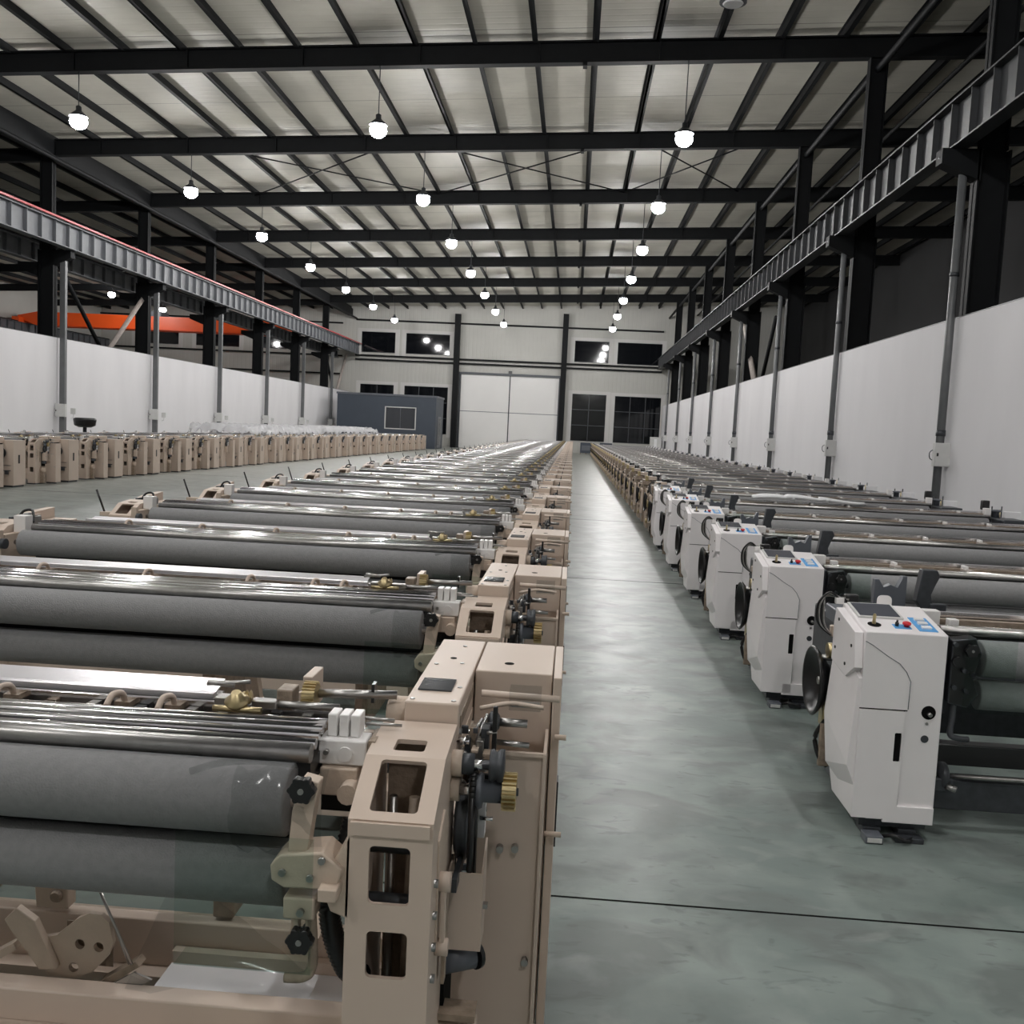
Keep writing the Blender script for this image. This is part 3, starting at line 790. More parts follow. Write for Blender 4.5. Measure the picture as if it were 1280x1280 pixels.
def outrigger_tubes():
    m = small_fittings()
    m.cyl((-.20, .62, 1.30), (-.10, .62, 1.30), .014, STEEL, 12); m.lathe((-.23, .62, 1.30), (1, 0, 0), [(0, .02), (.01, .035), (.03, .035), (.04, .02)], DSTEEL, 16)
    m.cyl((-.26, .7, 1.37), (.0, .7, 1.365), .012, TAN, 8)
    m.tube([(-.26, .66, 1.33), (-.17, .66, 1.352), (-.12, .66, 1.352), (-.05, .66, 1.345)], .008, TAN, 6)
    m.cyl((-.2, .60, 1.24), (-.09, .60, 1.235), .01, STEEL, 8)
    m.cyl((-.29, .5, 1.26), (-.24, .55, 1.33), .006, STEEL, 6); m.cyl((-.27, .48, 1.22), (-.23, .6, 1.33), .006, STEEL, 6)
    for i in range(7): m.box(-.30+.012*i, -.285+.014*i, .45+.03*(i % 3), .5+.03*(i % 3), 1.2+.02*(i % 4), 1.25+.03*(i % 3), (STEEL, DSTEEL, TANM, TAN2)[i % 4], .002)
    return m
def plastic_box():
    m = MB(); m.box(-.165, -.06, .66, .72, 1.33, 1.40, FILM); m.box(-.16, -.065, .68, .70, 1.335, 1.35, STEEL); return m
def small_fittings():
    m = MB(); a = random.Random(21)
    for i in range(34):
        x = a.uniform(-.32, -.22); y = a.uniform(.42, .60); z = a.uniform(.98, 1.31); q = a.uniform(.008, .02)
        if i % 2: m.cyl((x, y, z), (x+a.uniform(.01, .05), y, z+a.uniform(-.01, .01)), q*.6, a.choice((STEEL, CHROME, DSTEEL)), 8)
        else: m.box(x, x+q*1.6, y, y+q, z, z+q*1.8, a.choice((TAN2, DSTEEL, STEEL, BLACK, NYLON)), .002)
    for i in range(6): m.cyl((-.325, .50+.02*i, 1.30-.04*i), (-.30, .50+.02*i, 1.30-.04*i), .01, STEEL, 8)
    m.box(-.20, -.175, .45, .5, 1.19, 1.225, TAN); m.box(-.245, -.215, .50, .55, .96, 1.10, PAPER)
    return m
def linkages():
    m = MB()
    m.prism([(.1, 1.12), (.2, 1.17), (.3, 1.1), (.28, .95), (.2, .78), (.12, .80)], 'x', -.32, -.305, TAN2, .003)
    m.box(-.30, -.285, .12, .15, .78, 1.0, TAN, .004); m.cyl((-.31, .135, .99), (-.275, .135, .99), .028, TAN, 14); m.cyl((-.31, .135, .80), (-.275, .135, .80), .024, TAN, 14)
    m.box(-.3, -.29, .2, .24, .65, .95, TANM); m.box(-.285, -.27, .25, .5, .9, .94, DSTEEL)
    for z in (1.02, .93, .84, .75): m.cyl((-.325, .06, z), (-.30, .06, z), .012, STEEL, 8)
    m.box(-.32, -.30, .3, .5, .3, .9, VOID)
    return m
def exhaust(): 
    m = MB().cyl((-.32, .35, .63), (-.225, .4, .63), .04, GREY, 16); m.cyl((-.225, .4, .63), (-.215, .41, .63), .045, BLACK, 16)
    return m
def motor():
    m = MB().cyl((-.32, .3, .42), (-.2, .3, .42), .07, TAN2, 20).cyl((-.33, .3, .42), (-.31, .3, .42), .09, TAN2, 20); m.box(-.32, -.2, .26, .34, .5, .52, TANM)
    m.box(-.31, -.20, .24, .36, .03, .36, TANM)
    return m
def cross_beam(front=True):
    m = MB(); x0, x1 = -LW+.28, -.525
    if front:
        m.box(x0, x1, .385, .465, .14, .40, TAN, .006); m.box(x0, x1, .20, .385, .14, .30, TAN, .006)
    else:
        m.box(x0, x1, .87, .93, .10, .39, TAN, .006); m.box(x0, x1, .80, .87, .2, .215, TAN)
    return m
def tray():
    m = MB(); m.box(-1.36, -.54, .47, .87, .25, .256, PAPER); m.box(-1.36, -.54, .83, .868, .256, .30, TAN)
    return m
def cam_plates():
    m = MB()
    out = [(-1.671, .508), (-1.665, .447), (-1.637, .38), (-1.541, .38), (-1.486, .407), (-1.438, .461), (-1.419, .51), (-1.434, .578), (-1.461, .603), (-1.502, .605), (-1.543, .582), (-1.611, .521)]
    hl = [(-1.532, .497), (-1.468, .492), (-1.553, .415)]
    m.plate(out, [circ(a, b, .017) for a, b in hl], (0, .52, 0), (1, 0, 0), (0, 0, 1), .02, TAN2)
    m.box(-1.6, -1.44, .545, .548, .40, .55, TANM)
    m.prism([(-1.772, .577), (-1.745, .538), (-1.704, .486), (-1.655, .416), (-1.595, .422), (-1.623, .48), (-1.669, .58), (-1.732, .621)], 'y', .47, .50, TAN2, .004)
    m.prism([(-1.9, .40), (-1.74, .50), (-1.73, .48), (-1.88, .38)], 'y', .47, .52, TAN2)
    m.prism([(-1.45, .39), (-1.33, .47), (-1.315, .455), (-1.43, .375)], 'y', .47, .52, TANM); m.prism([(-1.41, .39), (-1.33, .44), (-1.27, .42), (-1.35, .37)], 'y', .46, .468, STEEL)
    m.cyl((-1.52, .55, .72), (-1.34, .47, .46), .005, STEEL, 6); m.cyl((-1.51, .56, .70), (-1.35, .48, .44), .003, STEEL, 6)
    return m
def mid_support(x):
    m = MB(); m.prism([(x-.05, .42), (x+.07, .42), (x+.07, .50), (x+.02, .56), (x, .72), (x-.0, .86), (x-.06, .86), (x-.07, .7)], 'y', .84, .90, TAN2, .005)
    m.lathe((x+.03, .835, .47), (0, -1, 0), [(0, .025), (.012, .018)], TANM, 12)
    return m
def rear_bracket(x):
    m = MB(); m.prism([(x-.10, 1.2), (x+.02, 1.2), (x+.02, 1.37), (x-.03, 1.345), (x-.06, 1.33), (x-.10, 1.30)], 'y', .66, .70, TAN, .004)
    m.box(x-.01, x+.022, .6, .74, 1.30, 1.415, TAN, .004); m.box(x-.05, x+.0, .68, .72, .43, 1.22, TAN2)
    m.box(x-.06, x+.04, .7, .99, .40, .46, TAN2)
    return m
def rear_gearbox(x):
    m = MB(); m.box(x-.06, x+.12, 1.28, 1.42, .94, 1.06, TANM, .01); m.cyl((x+.12, 1.35, 1.0), (x+.24, 1.35, 1.0), .04, TANM, 14); m.box(x-.04, x+.04, .9, 1.5, .4, .95, TANM, .01)
    m.box(x-.12, x+.1, 1.15, 1.3, 1.04, 1.12, TAN2, .006)
    return m
def rear_bars():
    m = MB(); x0, x1 = -LW+.28, -.48
    m.cyl((x0, 1.30, .88), (x1, 1.30, .88), .035, DSTEEL, 12); m.box(x0, x1, 1.40, 1.46, .02, .10, TAN2)
    return m
def left_end():
    m = MB(); x = -LW
    m.box(x, x+.10, .5, 1.36, .05, 1.24, TAN, .005); m.prism([(.5, 1.24), (1.3, 1.24), (1.3, 1.36), (.9, 1.34), (.55, 1.28)], 'x', x+.02, x+.09, TAN)
    m.box(x+.1, x+.3, .5, 1.3, 1.2, 1.27, TAN, .005)
    m.tube([(x+.15, .62, 1.30), (x+.18, .66, 1.38), (x+.26, .66, 1.39), (x+.30, .60, 1.30)], .012, BLACK, 6)
    for i in range(5): m.box(x+.12+.03*i, x+.15+.03*i, .55+.1*(i % 3), .68+.1*(i % 3), 1.26, 1.34+.02*(i % 2), (DSTEEL, STEEL, TANM)[i % 3], .003)
    return m
def left_lever():
    x = -LW; return MB().cyl((x-.24, .6, 1.17), (x-.31, .56, 1.41), .011, BLACK, 8).box(x-.27, x+.02, .55, .66, 1.13, 1.175, TAN2, .004)
def left_bits():
    m = MB(); x = -LW+.34
    m.box(x, x+.1, .26, .36, 1.25, 1.39, NYLON, .005); m.prism([(x-.02, 1.0), (x+.07, 1.0), (x+.05, 1.3), (x, 1.3)], 'y', 0, .05, TAN2, .004)
    m.box(x+.0, x+.06, .05, .3, 1.0, 1.26, TAN2); m.cyl((x+.06, .0, 1.2), (x+.1, .0, 1.2), .04, DSTEEL, 14)
    return m
def acrylic():
    m = MB(); m.box(-.99, -.62, -.035, -.032, .79, 1.16, ACRYL); m.box(-.99, -.62, -.032, .05, .787, .79, ACRYL)
    return m
def film():
    m = MB(); m.tube([(-.98, .03, 1.295), (-.9, .05, 1.318), (-.8, .07, 1.322), (-.70, .08, 1.315)], .010, FILM, 6)
    n = 9; V = []
    random.seed(5)
    for i in range(n+1):
        row = []
        for j in range(n+1):
            a = i/n; t = PI*.15+PI*.75*j/n
            row.append(m.bm.verts.new((-.86+.25*a, .12-(.110+.022*random.random())*math.sin(t), 1.19+(.115+.03*random.random())*math.cos(t))))
        V.append(row)
    fs = [m.bm.faces.new((V[i][j], V[i+1][j], V[i+1][j+1], V[i][j+1])) for i in range(n) for j in range(n)]
    m._tag(fs, FILM, True); return m
def film_sheet():
    m = MB(); n = 8; V = []
    random.seed(11)
    for i in range(n+1):
        row = []
        for j in range(n+1):
            a, b = i/n, j/n
            row.append(m.bm.verts.new((-1.34+.55*a, .42+.42*b*(1-.3*a), .40+.22*b*(1-a)**1.2-.10*a+.02*random.random())))
        V.append(row)
    fs = [m.bm.faces.new((V[i][j], V[i+1][j], V[i+1][j+1], V[i][j+1])) for i in range(n) for j in range(n)]
    m._tag(fs, FILM, True); return m

# (name, builder, level): 1 = near only, 2 = near and middle distance, 3 = every loom
TAN_PARTS = [
    ('side_frame', lambda: side_frame(-.525, -.325), 3), ('side_frame', lambda: side_frame(-LW+.12, -LW+.32), 3),
    ('cloth_roller', lambda: P_rollers('upper'), 3), ('cloth_roller', lambda: P_rollers('lower'), 3),
    ('chrome_bars', chrome_bars, 3), ('spreader_tube', under_tube, 3), ('reed_channel', reed_channel, 3), ('reed_plate', reed_plate, 3),
    ('nylon_block', nylon_block, 3), ('roller_arm', roller_arm, 3), ('top_cover', narrow_cover, 3), ('end_cabinet', end_cabinet, 3),
    ('guard_plate', guard_plate, 3), ('belt_guard', belt_guard, 3), ('pulleys', pulleys, 3), ('lever', lever, 3),
    ('selvedge_unit', selvedge, 3), ('cross_beam', lambda: cross_beam(True), 3), ('cross_beam', lambda: cross_beam(False), 3),
    ('end_frame', left_end, 3), ('lever', left_lever, 3), ('roller_bracket', left_bits, 3),
    ('outrigger_tubes', outrigger_tubes, 3), ('linkage', linkages, 2), ('brass_gear', brass_gear, 2), ('drive_belt', belt, 1), ('plastic_box', plastic_box, 1), 
    ('knob', lambda: knob((-.66, .0, 1.285)), 2), ('knob', lambda: knob((-.648, -.02, .885)), 2),
    ('clamp', lambda: clamp(-1.36), 2), ('clamp', lambda: clamp(-1.20+.0), 1), ('clamp', lambda: clamp(-1.72), 2), ('clamp', lambda: clamp(-2.3), 2), ('clamp', lambda: clamp(-2.9), 2), ('clamp', lambda: clamp(-3.5), 2),
    ('hose', hose, 2), ('cast_block', tan_block, 2), ('drive_rods', drive_rods, 2), ('exhaust_pipe', exhaust, 2), ('motor', motor, 2),
    ('tray', tray, 2), ('support_arm', lambda: mid_support(-1.83), 2), ('rear_bracket', lambda: rear_bracket(-.83), 2),
    ('rear_gearbox', lambda: rear_gearbox(-1.2), 2), ('rear_gearbox', lambda: rear_gearbox(-2.15), 2), ('rear_bar', rear_bars, 2),
    ('acrylic_guard', acrylic, 1), ('plastic_wrap', film, 1),
]
def build_loom(parts, level, base):
    root = empty(base)
    for nm, fn, lv in parts:
        if lv >= level: fn().build(nm, root)
    return root
def build_loom_single(parts, base, thing=True):
    m = MB()
    for nm, fn, lv in parts:
        if lv >= 3:
            b = fn(); m.add(b); b.bm.free()
    return m.build(base)
def sub(root):
    """push the small windows and doors one level down"""
    cab = [c for c in root.children if c.name.startswith('end_cabinet')][0]
    cov = [c for c in root.children if c.name.startswith('top_cover')][0]
    side_door().build('side_door', cab); inspection_window().build('inspection_window', cov)

near = build_loom(TAN_PARTS, 1, 'water_jet_loom'); sub(near)
mid = build_loom(TAN_PARTS, 2, 'water_jet_loom'); sub(mid)
far = build_loom_single(TAN_PARTS, 'water_jet_loom')
side_tmp = None
used = {id(near): False, id(mid): False, id(far): False}
def place(proto, x, y, label, group, cat='loom', dz=0):
    if not used.get(id(proto)): o = proto; used[id(proto)] = True
    else: o = copy_tree(proto)
    o.location = (x, y, 0); tag(o, label, cat, group); return o
PM = 2.262; Y0 = 2.38
def lm(k):
    s = {0: 'tan weaving loom nearest the camera, filling the lower left', 1: 'tan weaving loom directly behind the nearest one in the middle row'}
    return s.get(k, 'tan loom with grey rollers in the middle row, %s from the camera' % ordw(k+1))
for k in range(41):
    pr = near if k < 5 else (mid if k < 13 else far)
    o = place(pr, 0.0, Y0+PM*k, lm(k), 'tan looms in the middle row')
    if k == 0:
        cam_plates().build('cam_plate', o)
        film_sheet().build('plastic_film', o)
PL = 2.78
def left_cabinet():
    m = MB(); m.box(-.48, -.02, 1.32, 1.90, .05, 1.30, TAN, .006); m.box(-.02, -.012, 1.55, 1.62, .66, .90, BLACK); m.box(-.46, -.06, 1.35, 1.88, 0, .05, DSTEEL)
    m.box(-.475, -.33, 1.30, 1.325, .1, 1.26, VOID); m.box(-.33, -.1, 1.30, 1.322, .60, .61, DSTEEL)
    m.box(-.42, -.1, 1.312, 1.32, .45, .47, DSTEEL)
    for i in range(7):
        a = random.Random(i+9); x = a.uniform(-.5, -.2); z = a.uniform(.35, 1.15); y = a.uniform(1.0, 1.28)
        m.box(x, x+.09, y, y+.06, z, z+.12, a.choice((BLACK, DSTEEL, STEEL, TANM)), .005)
    m.lathe((-.34, 1.26, .95), (0, 1, 0), [(0, .12), (.02, .14), (.04, .12)], BLACK, 18)
    return m
LEFT_PARTS = [p if p[0] != 'end_cabinet' else ('end_cabinet', left_cabinet, 3) for p in TAN_PARTS]
leftm = build_loom(LEFT_PARTS, 2, 'water_jet_loom'); leftf = build_loom_single(LEFT_PARTS, 'water_jet_loom')
for k in range(24):
    y = 23.9+PL*k
    pr = leftm if k < 6 else leftf
    place(pr, -15.4+.022*(y-24), y, 'tan loom standing along the left white wall, %s in its row' % ordw(k+1), 'tan looms along the left wall')

# ------------------------------------------------------------------ right row: white clad looms, then bare tan ones
RW = 5.9            # local x: 0 at the aisle-side face of the cabinet, y 0 = front of cabinet
def r_cabinet():
    m = MB(); x0, x1, d = 0., .48, .52
    # body: side profile swept across, with chamfered back-bottom
    prof = [(0, .11), (0, 1.205), (d*.9, 1.285), (d, 1.22), (d, .24), (.42, .11)]
    m.prism(prof, 'x', x0+.02, x1, WHITE, .008)
    pts = [(.0, -.004, .93), (-.03, -.004, .42), (.10, -.004, .112), (.2, -.004, .112), (.2, -.004, .93), (-.02, .46, .98), (-.05, .46, .6), (-.02, .46, .28), (.1, .40, .14), (.3, .46, .2), (.3, .46, 1.0), (-.01, .1, .98)]
    vs = [m.bm.verts.new(p) for p in pts]
    h = bmesh.ops.convex_hull(m.bm, input=vs); m._tag([g for g in h['geom'] if isinstance(g, bmesh.types.BMFace)], WHITE)
    # shoulder panel below the screen on the aisle side
    m.prism([(.0, .99), (.04, 1.19), (.44, 1.26), (.47, 1.16), (.47, .93), (.16, .90)], 'x', -.03, .02, WHITE, .004)
    for y_, z_ in ((.08, 1.1), (.36, 1.2), (.40, 1.02), (.18, .97)): m.cyl((-.035, y_, z_), (-.03, y_, z_), .01, BLACK, 8)
    m.box(x0+.19, x1-.005, -.018, 0, .10, .20, WHITE, .004)
    return m
def r_door():
    m = MB()
    m.plate([(.015, .12), (.265, .12), (.27, .72), (.27, .755), (.015, .755)], [rrect(.222, .262, .46, .63, .008)], (0, -.006, 0), (1, 0, 0), (0, 0, 1), .012, WHITE)
    m.box(.215, .262, -.005, .0, .455, .635, VOID)
    m.box(.268, .272, -.004, .0, .12, .78, VOID)
    return m
def r_upper_panel():
    m = MB()
    m.plate([(.015, .765), (.285, .765), (.285, .93)] + [(.285-.06*(1-math.cos(a)), .93+.07*math.sin(a)) for a in (.4, .8, 1.2)] + [(.15, 1.07), (.06, 1.13), (.02, 1.15)],
            [], (0, -.004, 0), (1, 0, 0), (0, 0, 1), .008, WHITE)
    pl = [(.285, -.012, .77), (.287, -.012, .93), (.26, -.012, .985), (.22, -.012, 1.03), (.15, -.012, 1.07), (.06, -.012, 1.13), (.02, -.012, 1.15)]
    for a, b in zip(pl, pl[1:]): m.cyl(a, b, .0025, GREY, 6)  # thin grey lines draw the shadow line along the panel seam
    m.box(.015, .285, -.007, 0, .757, .764, VOID)
    return m
def r_ports():
    m = MB(); m.lathe((.405, 0, .755), (0, -1, 0), [(-.001, .04), (.003, .04)], VOID, 20); m.cyl((.405, -.002, .75), (.41, -.025, .745), .012, STEEL, 10)
    m.lathe((.395, 0, .60), (0, -1, 0), [(-.001, .022), (.003, .022)], DSTEEL, 16); m.lathe((.40, 0, .69), (0, -1, 0), [(-.001, .009), (.003, .009)], STEEL, 10)
    return m
def slope_box(m, x0, x1, t0, t1, h, mat, bev=.003, up=0.):
    """box lying on the sloping console top; t runs 0..1 from front to back"""
    a = math.atan2(.08, .468); p = Vector((0, 0, 1.205))
    L = .475
    rr = RX(a)
    m.box(x0, x1, t0*L, t1*L, 1.205+up, 1.205+up+h, mat, bev, rot=rr, piv=(0, 0, 1.205))
def r_screen():
    m = MB(); slope_box(m, .035, .30, .46, .97, .012, BOXW); slope_box(m, .05, .285, .49, .94, .014, SCREEN, .001)
    return m
def r_joystick():
    m = MB(); m.lathe((.10, .115, 1.226), (0, -.17, 1), [(-.002, .038), (.002, .038)], VOID, 20)
    m.lathe((.10, .125, 1.228), (0, -.1, 1), [(0, .012), (.03, .009), (.045, .011), (.06, .007)], BRASS, 12)
    return m
def r_switches():
    m = MB(); slope_box(m, .205, .30, .15, .29, .003, BLUE, 0)
    a = math.atan2(.08, .468)
    def at(x, t): return Vector((x, t*.475*math.cos(a), 1.208+t*.475*math.sin(a)))
    p = at(.225, .23); m.cyl(p, p+Vector((0, -.003, .02)), .011, BLACK, 12); m.cyl(p+Vector((0, -.003, .02)), p+Vector((0, -.006, .035)), .006, BLACK, 8)
    p = at(.278, .22); m.lathe(p, (0, -.17, 1), [(0, .014), (.012, .014), (.014, .024), (.024, .024), (.028, .016)], RED, 18)
    return m
def r_buttons():
    m = MB(); slope_box(m, .335, .44, .10, .56, .003, BLUE, 0)
    for i, t in enumerate((.20, .34, .47)): slope_box(m, .36, .415, t-.035, t+.035, .014, NYLON if i else PAPER)
    return m
def r_feet():
    m = MB()
    for x in (.10, .30):
        m.box(x, x+.10, .02, .16, .0, .05, DSTEEL, .004); m.cyl((x+.05, .09, .05), (x+.05, .09, .12), .025, DSTEEL, 10)
    m.box(.08, .18, -.10, .0, .0, .045, GREY, .006); m.box(.09, .17, -.105, -.1, .01, .035, BOXW)
    m.box(.26, .42, -.06, .02, .0, .03, DSTEEL, .005); m.tube([(.2, -.02, .02), (.24, -.08, .05), (.30, -.09, .03), (.36, -.04, .02)], .012, BLACK, 6)
    m.box(.08, .46, .05, .5, .05, .11, DSTEEL)
    return m
def r_drum():
    m = MB(); c = (.0, .70, .73)
    m.lathe(c, (-1, 0, 0), [(-.12, .09), (-.02, .11), (.04, .19), (.06, .215), (.075, .225), (.085, .215), (.08, .20), (.05, .18), (-.0, .10), (-.01, .03)], BLACK, 32)
    m.cyl((-.04, .70, .73), (.2, .70, .73), .025, STEEL, 10)
    return m
def r_cables():
    m = MB()
    for i in range(4):
        o = .02*i
        m.tube([(.0+o, .50, 1.30), (-.06, .50+o, 1.34-.01*i), (-.12+o*.6, .52, 1.26), (-.11+o*.6, .53, 1.14), (-.02, .55, 1.06)], .008, BLACK if i % 2 == 0 else STEEL, 6)
    m.box(-.02, .03, .49, .53, 1.27, 1.31, NYLON, .004); m.box(.04, .12, .5, .56, 1.28, 1.33, BLACK, .008)
    return m
def r_gearing():
    m = MB()
    m.box(.06, .14, .56, .78, .12, 1.0, DSTEEL, .01); m.box(-.02, .06, .6, .7, .45, .6, BRASS, .01); m.cyl((-.02, .6, .95), (.06, .6, .95), .05, BRASS, 14)
    m.box(-.03, .04, .58, .62, .2, .48, TANM, .01); m.cyl((-.05, .62, .9), (.05, .62, .9), .02, STEEL, 8)
    m.tube([(0, .6, .5), (-.05, .62, .38), (-.02, .6, .25), (.03, .6, .2)], .015, BLACK, 6)
    m.box(-.02, .05, .55, .6, 1.05, 1.12, TAN2, .01)
    return m
def r_rollarm():
    m = MB(); x = .5
    m.box(x, x+.04, .12, .5, .72, 1.18, DSTEEL, .01)
    m.prism([(x+.03, 1.17), (x+.16, 1.19), (x+.2, 1.1), (x+.15, .95), (x+.2, .86), (x+.14, .78), (x+.03, .8)], 'y', .06, .16, DSTEEL, .008)
    m.add(knob((x+.13, .05, 1.12), .035)); m.cyl((x+.06, .03, 1.05), (x+.06, .07, 1.05), .03, BLACK, 12)
    for dx_, z in ((.04, 1.15), (.1, 1.0), (.15, .98), (.12, .88), (.05, .9)): m.cyl((x+dx_, .03, z), (x+dx_, .06, z), .014, DSTEEL, 8)
    m.tube([(x+.08, .1, .8), (x+.07, .08, .7), (x+.06, .06, .62), (x+.11, .05, .60), (x+.16, .05, .60)], .018, DSTEEL, 8)
    return m
def r_roller(up):
    m = MB(); x0, x1 = .74, RW-.6
    y, z, r = (.20, 1.045, .108) if up else (.20, .83, .09)
    m.lathe((x0, y, z), (1, 0, 0), [(0, r-.012), (.006, r), (x1-x0-.006, r), (x1-x0, r-.012)], ROLL, 36); m.cyl((x0-.2, y, z), (x1+.2, y, z), .025, DSTEEL, 12)
    return m
def r_bars():
    m = MB(); x0, x1 = .56, RW-.5
    m.cyl((x0, .34, 1.17), (x1, .34, 1.17), .03, STEEL, 14); m.box(x0, x1, .40, .50, 1.16, 1.175, CHROME); m.cyl((x0, .38, 1.185), (x1, .38, 1.185), .014, CHROME, 10)
    m.box(x0, x1, .30, .52, 1.08, 1.14, BLACK)
    return m
def r_sley():
    m = MB(); x0, x1 = .5, RW-.5
    m.box(x0, x1, .56, .62, 1.12, 1.2, TANM); m.box(x0, x1, .64, .66, 1.17, 1.235, CHROME); m.cyl((x0, .75, 1.16), (x1, .75, 1.16), .03, STEEL, 12)
    m.box(x0, x1, .70, .80, 1.18, 1.19, STEEL)
    m.box(x0+.02, x0+.12, .50, .58, 1.17, 1.26, NYLON, .005); m.box(x0+.16, x0+.22, .46, .52, 1.17, 1.22, NYLON, .005)
    x = 1.2
    while x < x1-.2:
        m.box(x, x+.07, .42, .58, 1.18, 1.205, PALE, .004); m.box(x+.02, x+.05, .50, .60, 1.2, 1.23, NYLON, .004); x += .62
    return m
def r_beams():
    m = MB(); x0, x1 = .46, RW-.3
    m.box(x0, x1, .32, .42, .35, .48, BLACK, .008); m.box(x0, x1, .20, .34, .12, .30, DSTEEL, .008)
    m.cyl((x0, .16, .34), (x1, .16, .34), .014, STEEL, 10); m.lathe((x0+.08, .16, .34), (1, 0, 0), [(0, .04), (.02, .08), (.05, .08), (.06, .05)], DSTEEL, 16)
    m.box(x0+.05, x0+.16, .1, .2, .26, .34, DSTEEL, .01); m.cyl((x0+.12, .1, .3), (x0+.17, .08, .285), .02, STEEL, 8)
    return m
def r_tower():
    m = MB(); x = .46
    m.prism([(x, .95), (x+.22, .95), (x+.22, 1.36), (x+.19, 1.36), (x+.16, 1.27), (x+.11, 1.3), (x+.06, 1.27), (x+.03, 1.33), (x, 1.33)], 'y', 1.28, 1.34, GREY, .005)
    m.prism([(x+.20, .95), (x+.34, .95), (x+.34, 1.12), (x+.27, 1.2), (x+.30, 1.42), (x+.40, 1.42), (x+.42, 1.38), (x+.36, 1.25), (x+.38, 1.15), (x+.42, 1.05), (x+.42, .9), (x+.2, .9)], 'y', 1.22, 1.30, DSTEEL, .005)
    m.box(x+.36, x+.47, 1.2, 1.26, 1.13, 1.19, DSTEEL, .005); m.box(x-.02, x+.42, 1.0, 1.5, .1, .95, DSTEEL, .01)
    return m
def r_midbody():
    m = MB(); m.box(.22, .44, .95, 1.9, .3, 1.04, DSTEEL, .02); m.box(.14, .42, .58, 1.3, 1.04, 1.14, GREY, .01)
    for i in range(6): m.cyl((.15+.05*i, .7+.12*(i % 3), 1.1), (.15+.05*i, .7+.12*(i % 3), 1.2+.03*(i % 2)), .02, (STEEL, BLACK, NYLON)[i % 3], 8)
    return m
def r_acryltab():
    pts = rrect(.25, .34, 1.14, 1.33, .03); m = MB(); m.plate(pts, [], (0, .56, 0), (1, 0, 0), (0, 0, 1), -.006, NYLON); return m
def r_rear():
    m = MB(); x0, x1 = .45, RW-.3
    m.box(x0, x1, 1.65, 1.8, .15, .4, DSTEEL, .008); m.cyl((x0, 1.5, .95), (x1, 1.5, .95), .07, STEEL, 16)
    return m
def r_farend():
    m = MB(); x = RW-.42
    m.box(x, x+.4, .0, .6, .1, 1.15, DSTEEL, .02); m.box(x, x+.4, .7, 1.9, .1, 1.05, DSTEEL, .02)
    m.lathe((x+.12, .6, 1.1), (0, 0, 1), [(0, .06), (.14, .06), (.15, .09), (.17, .09), (.18, .05)], GREY, 16)
    m.box(x-.1, x-.0, .5, .62, 1.15, 1.3, NYLON, .01); m.box(x+.24, x+.5, .52, .6, 1.12, 1.26, PAPER, .01)
    m.box(x+.0, x+.14, 1.0, 1.1, 1.05, 1.2, GREY, .01)
    for i in range(6): m.cyl((x+.04+.07*i, .9+.1*(i % 2), 1.05), (x+.04+.07*i, .9+.1*(i % 2), 1.22+.05*(i % 3)), .012, (STEEL, BRASS, DSTEEL)[i % 3], 6)
    m.box(x-.15, x+.25, .85, .88, 1.2, 1.215, DSTEEL)
    return m
def r_motorbox():
    x = RW-.42; m = MB().box(x-.02, x+.10, .8, .92, 1.25, 1.42, BLACK, .02).cyl((x+.04, .86, 1.05), (x+.04, .86, 1.26), .02, BLACK, 8); return m
def r_acrylic():
    m = MB(); m.box(.60, 1.0, .03, .033, .76, .96, ACRYL); m.box(.60, .88, .03, .033, .96, 1.24, ACRYL); return m
WHITE_PARTS = [
    ('cabinet_shell', r_cabinet, 3), ('cabinet_door', r_door, 2), ('upper_panel', r_upper_panel, 2), ('ports', r_ports, 2), ('foot', r_feet, 2),
    ('drum', r_drum, 2), ('cables', r_cables, 2), ('side_gearing', r_gearing, 2), ('roller_arm', r_rollarm, 2),
    ('cloth_roller', lambda: r_roller(True), 2), ('cloth_roller', lambda: r_roller(False), 2), ('chrome_bars', r_bars, 2), ('sley_beam', r_sley, 2),
    ('cross_beam', r_beams, 2), ('bracket_tower', r_tower, 2), ('gear_housing', r_midbody, 2), ('acrylic_tab', r_acryltab, 2), ('rear_beam', r_rear, 2),
    ('far_end_frame', r_farend, 2), ('motor_box', r_motorbox, 2), ('acrylic_guard', r_acrylic, 2)]
white = build_loom(WHITE_PARTS, 2, 'air_jet_loom')
cab = [c for c in white.children if c.name.startswith('cabinet_shell')][0]
for nm, fn in (('screen', r_screen), ('joystick', r_joystick), ('switch_panel', r_switches), ('button_panel', r_buttons)): fn().build(nm, cab)
def t_frame():
    m = MB(); m.box(.03, .14, .05, .55, .08, 1.15, TANM, .01); m.box(.02, .40, .0, .10, 1.02, 1.12, TANM, .01); m.box(.05, .40, .02, .5, .08, .3, TANM, .01)
    m.prism([(.0, .3), (.18, .3), (.25, .6), (.12, .95), (.0, .9)], 'x', -.02, .04, TAN, .01)
    for i in range(34):
        a = random.Random(i); x = a.uniform(-.03, .36); y = a.uniform(-.03, .5); z = a.uniform(.25, 1.1); s_ = a.uniform(.03, .09)
        m.box(x, x+s_, y, y+s_, z, z+s_*1.6, a.choice((TANM, DSTEEL, BRASS, TAN2, BLACK, STEEL, TANM, BLACK, TAN)))
    for i in range(5):
        a = random.Random(40+i); y = a.uniform(.0, .5); z = a.uniform(.3, 1.1); r = a.uniform(.04, .11)
        m.lathe((-.06, y, z), (1, 0, 0), [(0, r*.8), (.01, r), (.03, r), (.04, r*.5)], a.choice((DSTEEL, BRASS, BLACK, TANM)), 16)
    return m
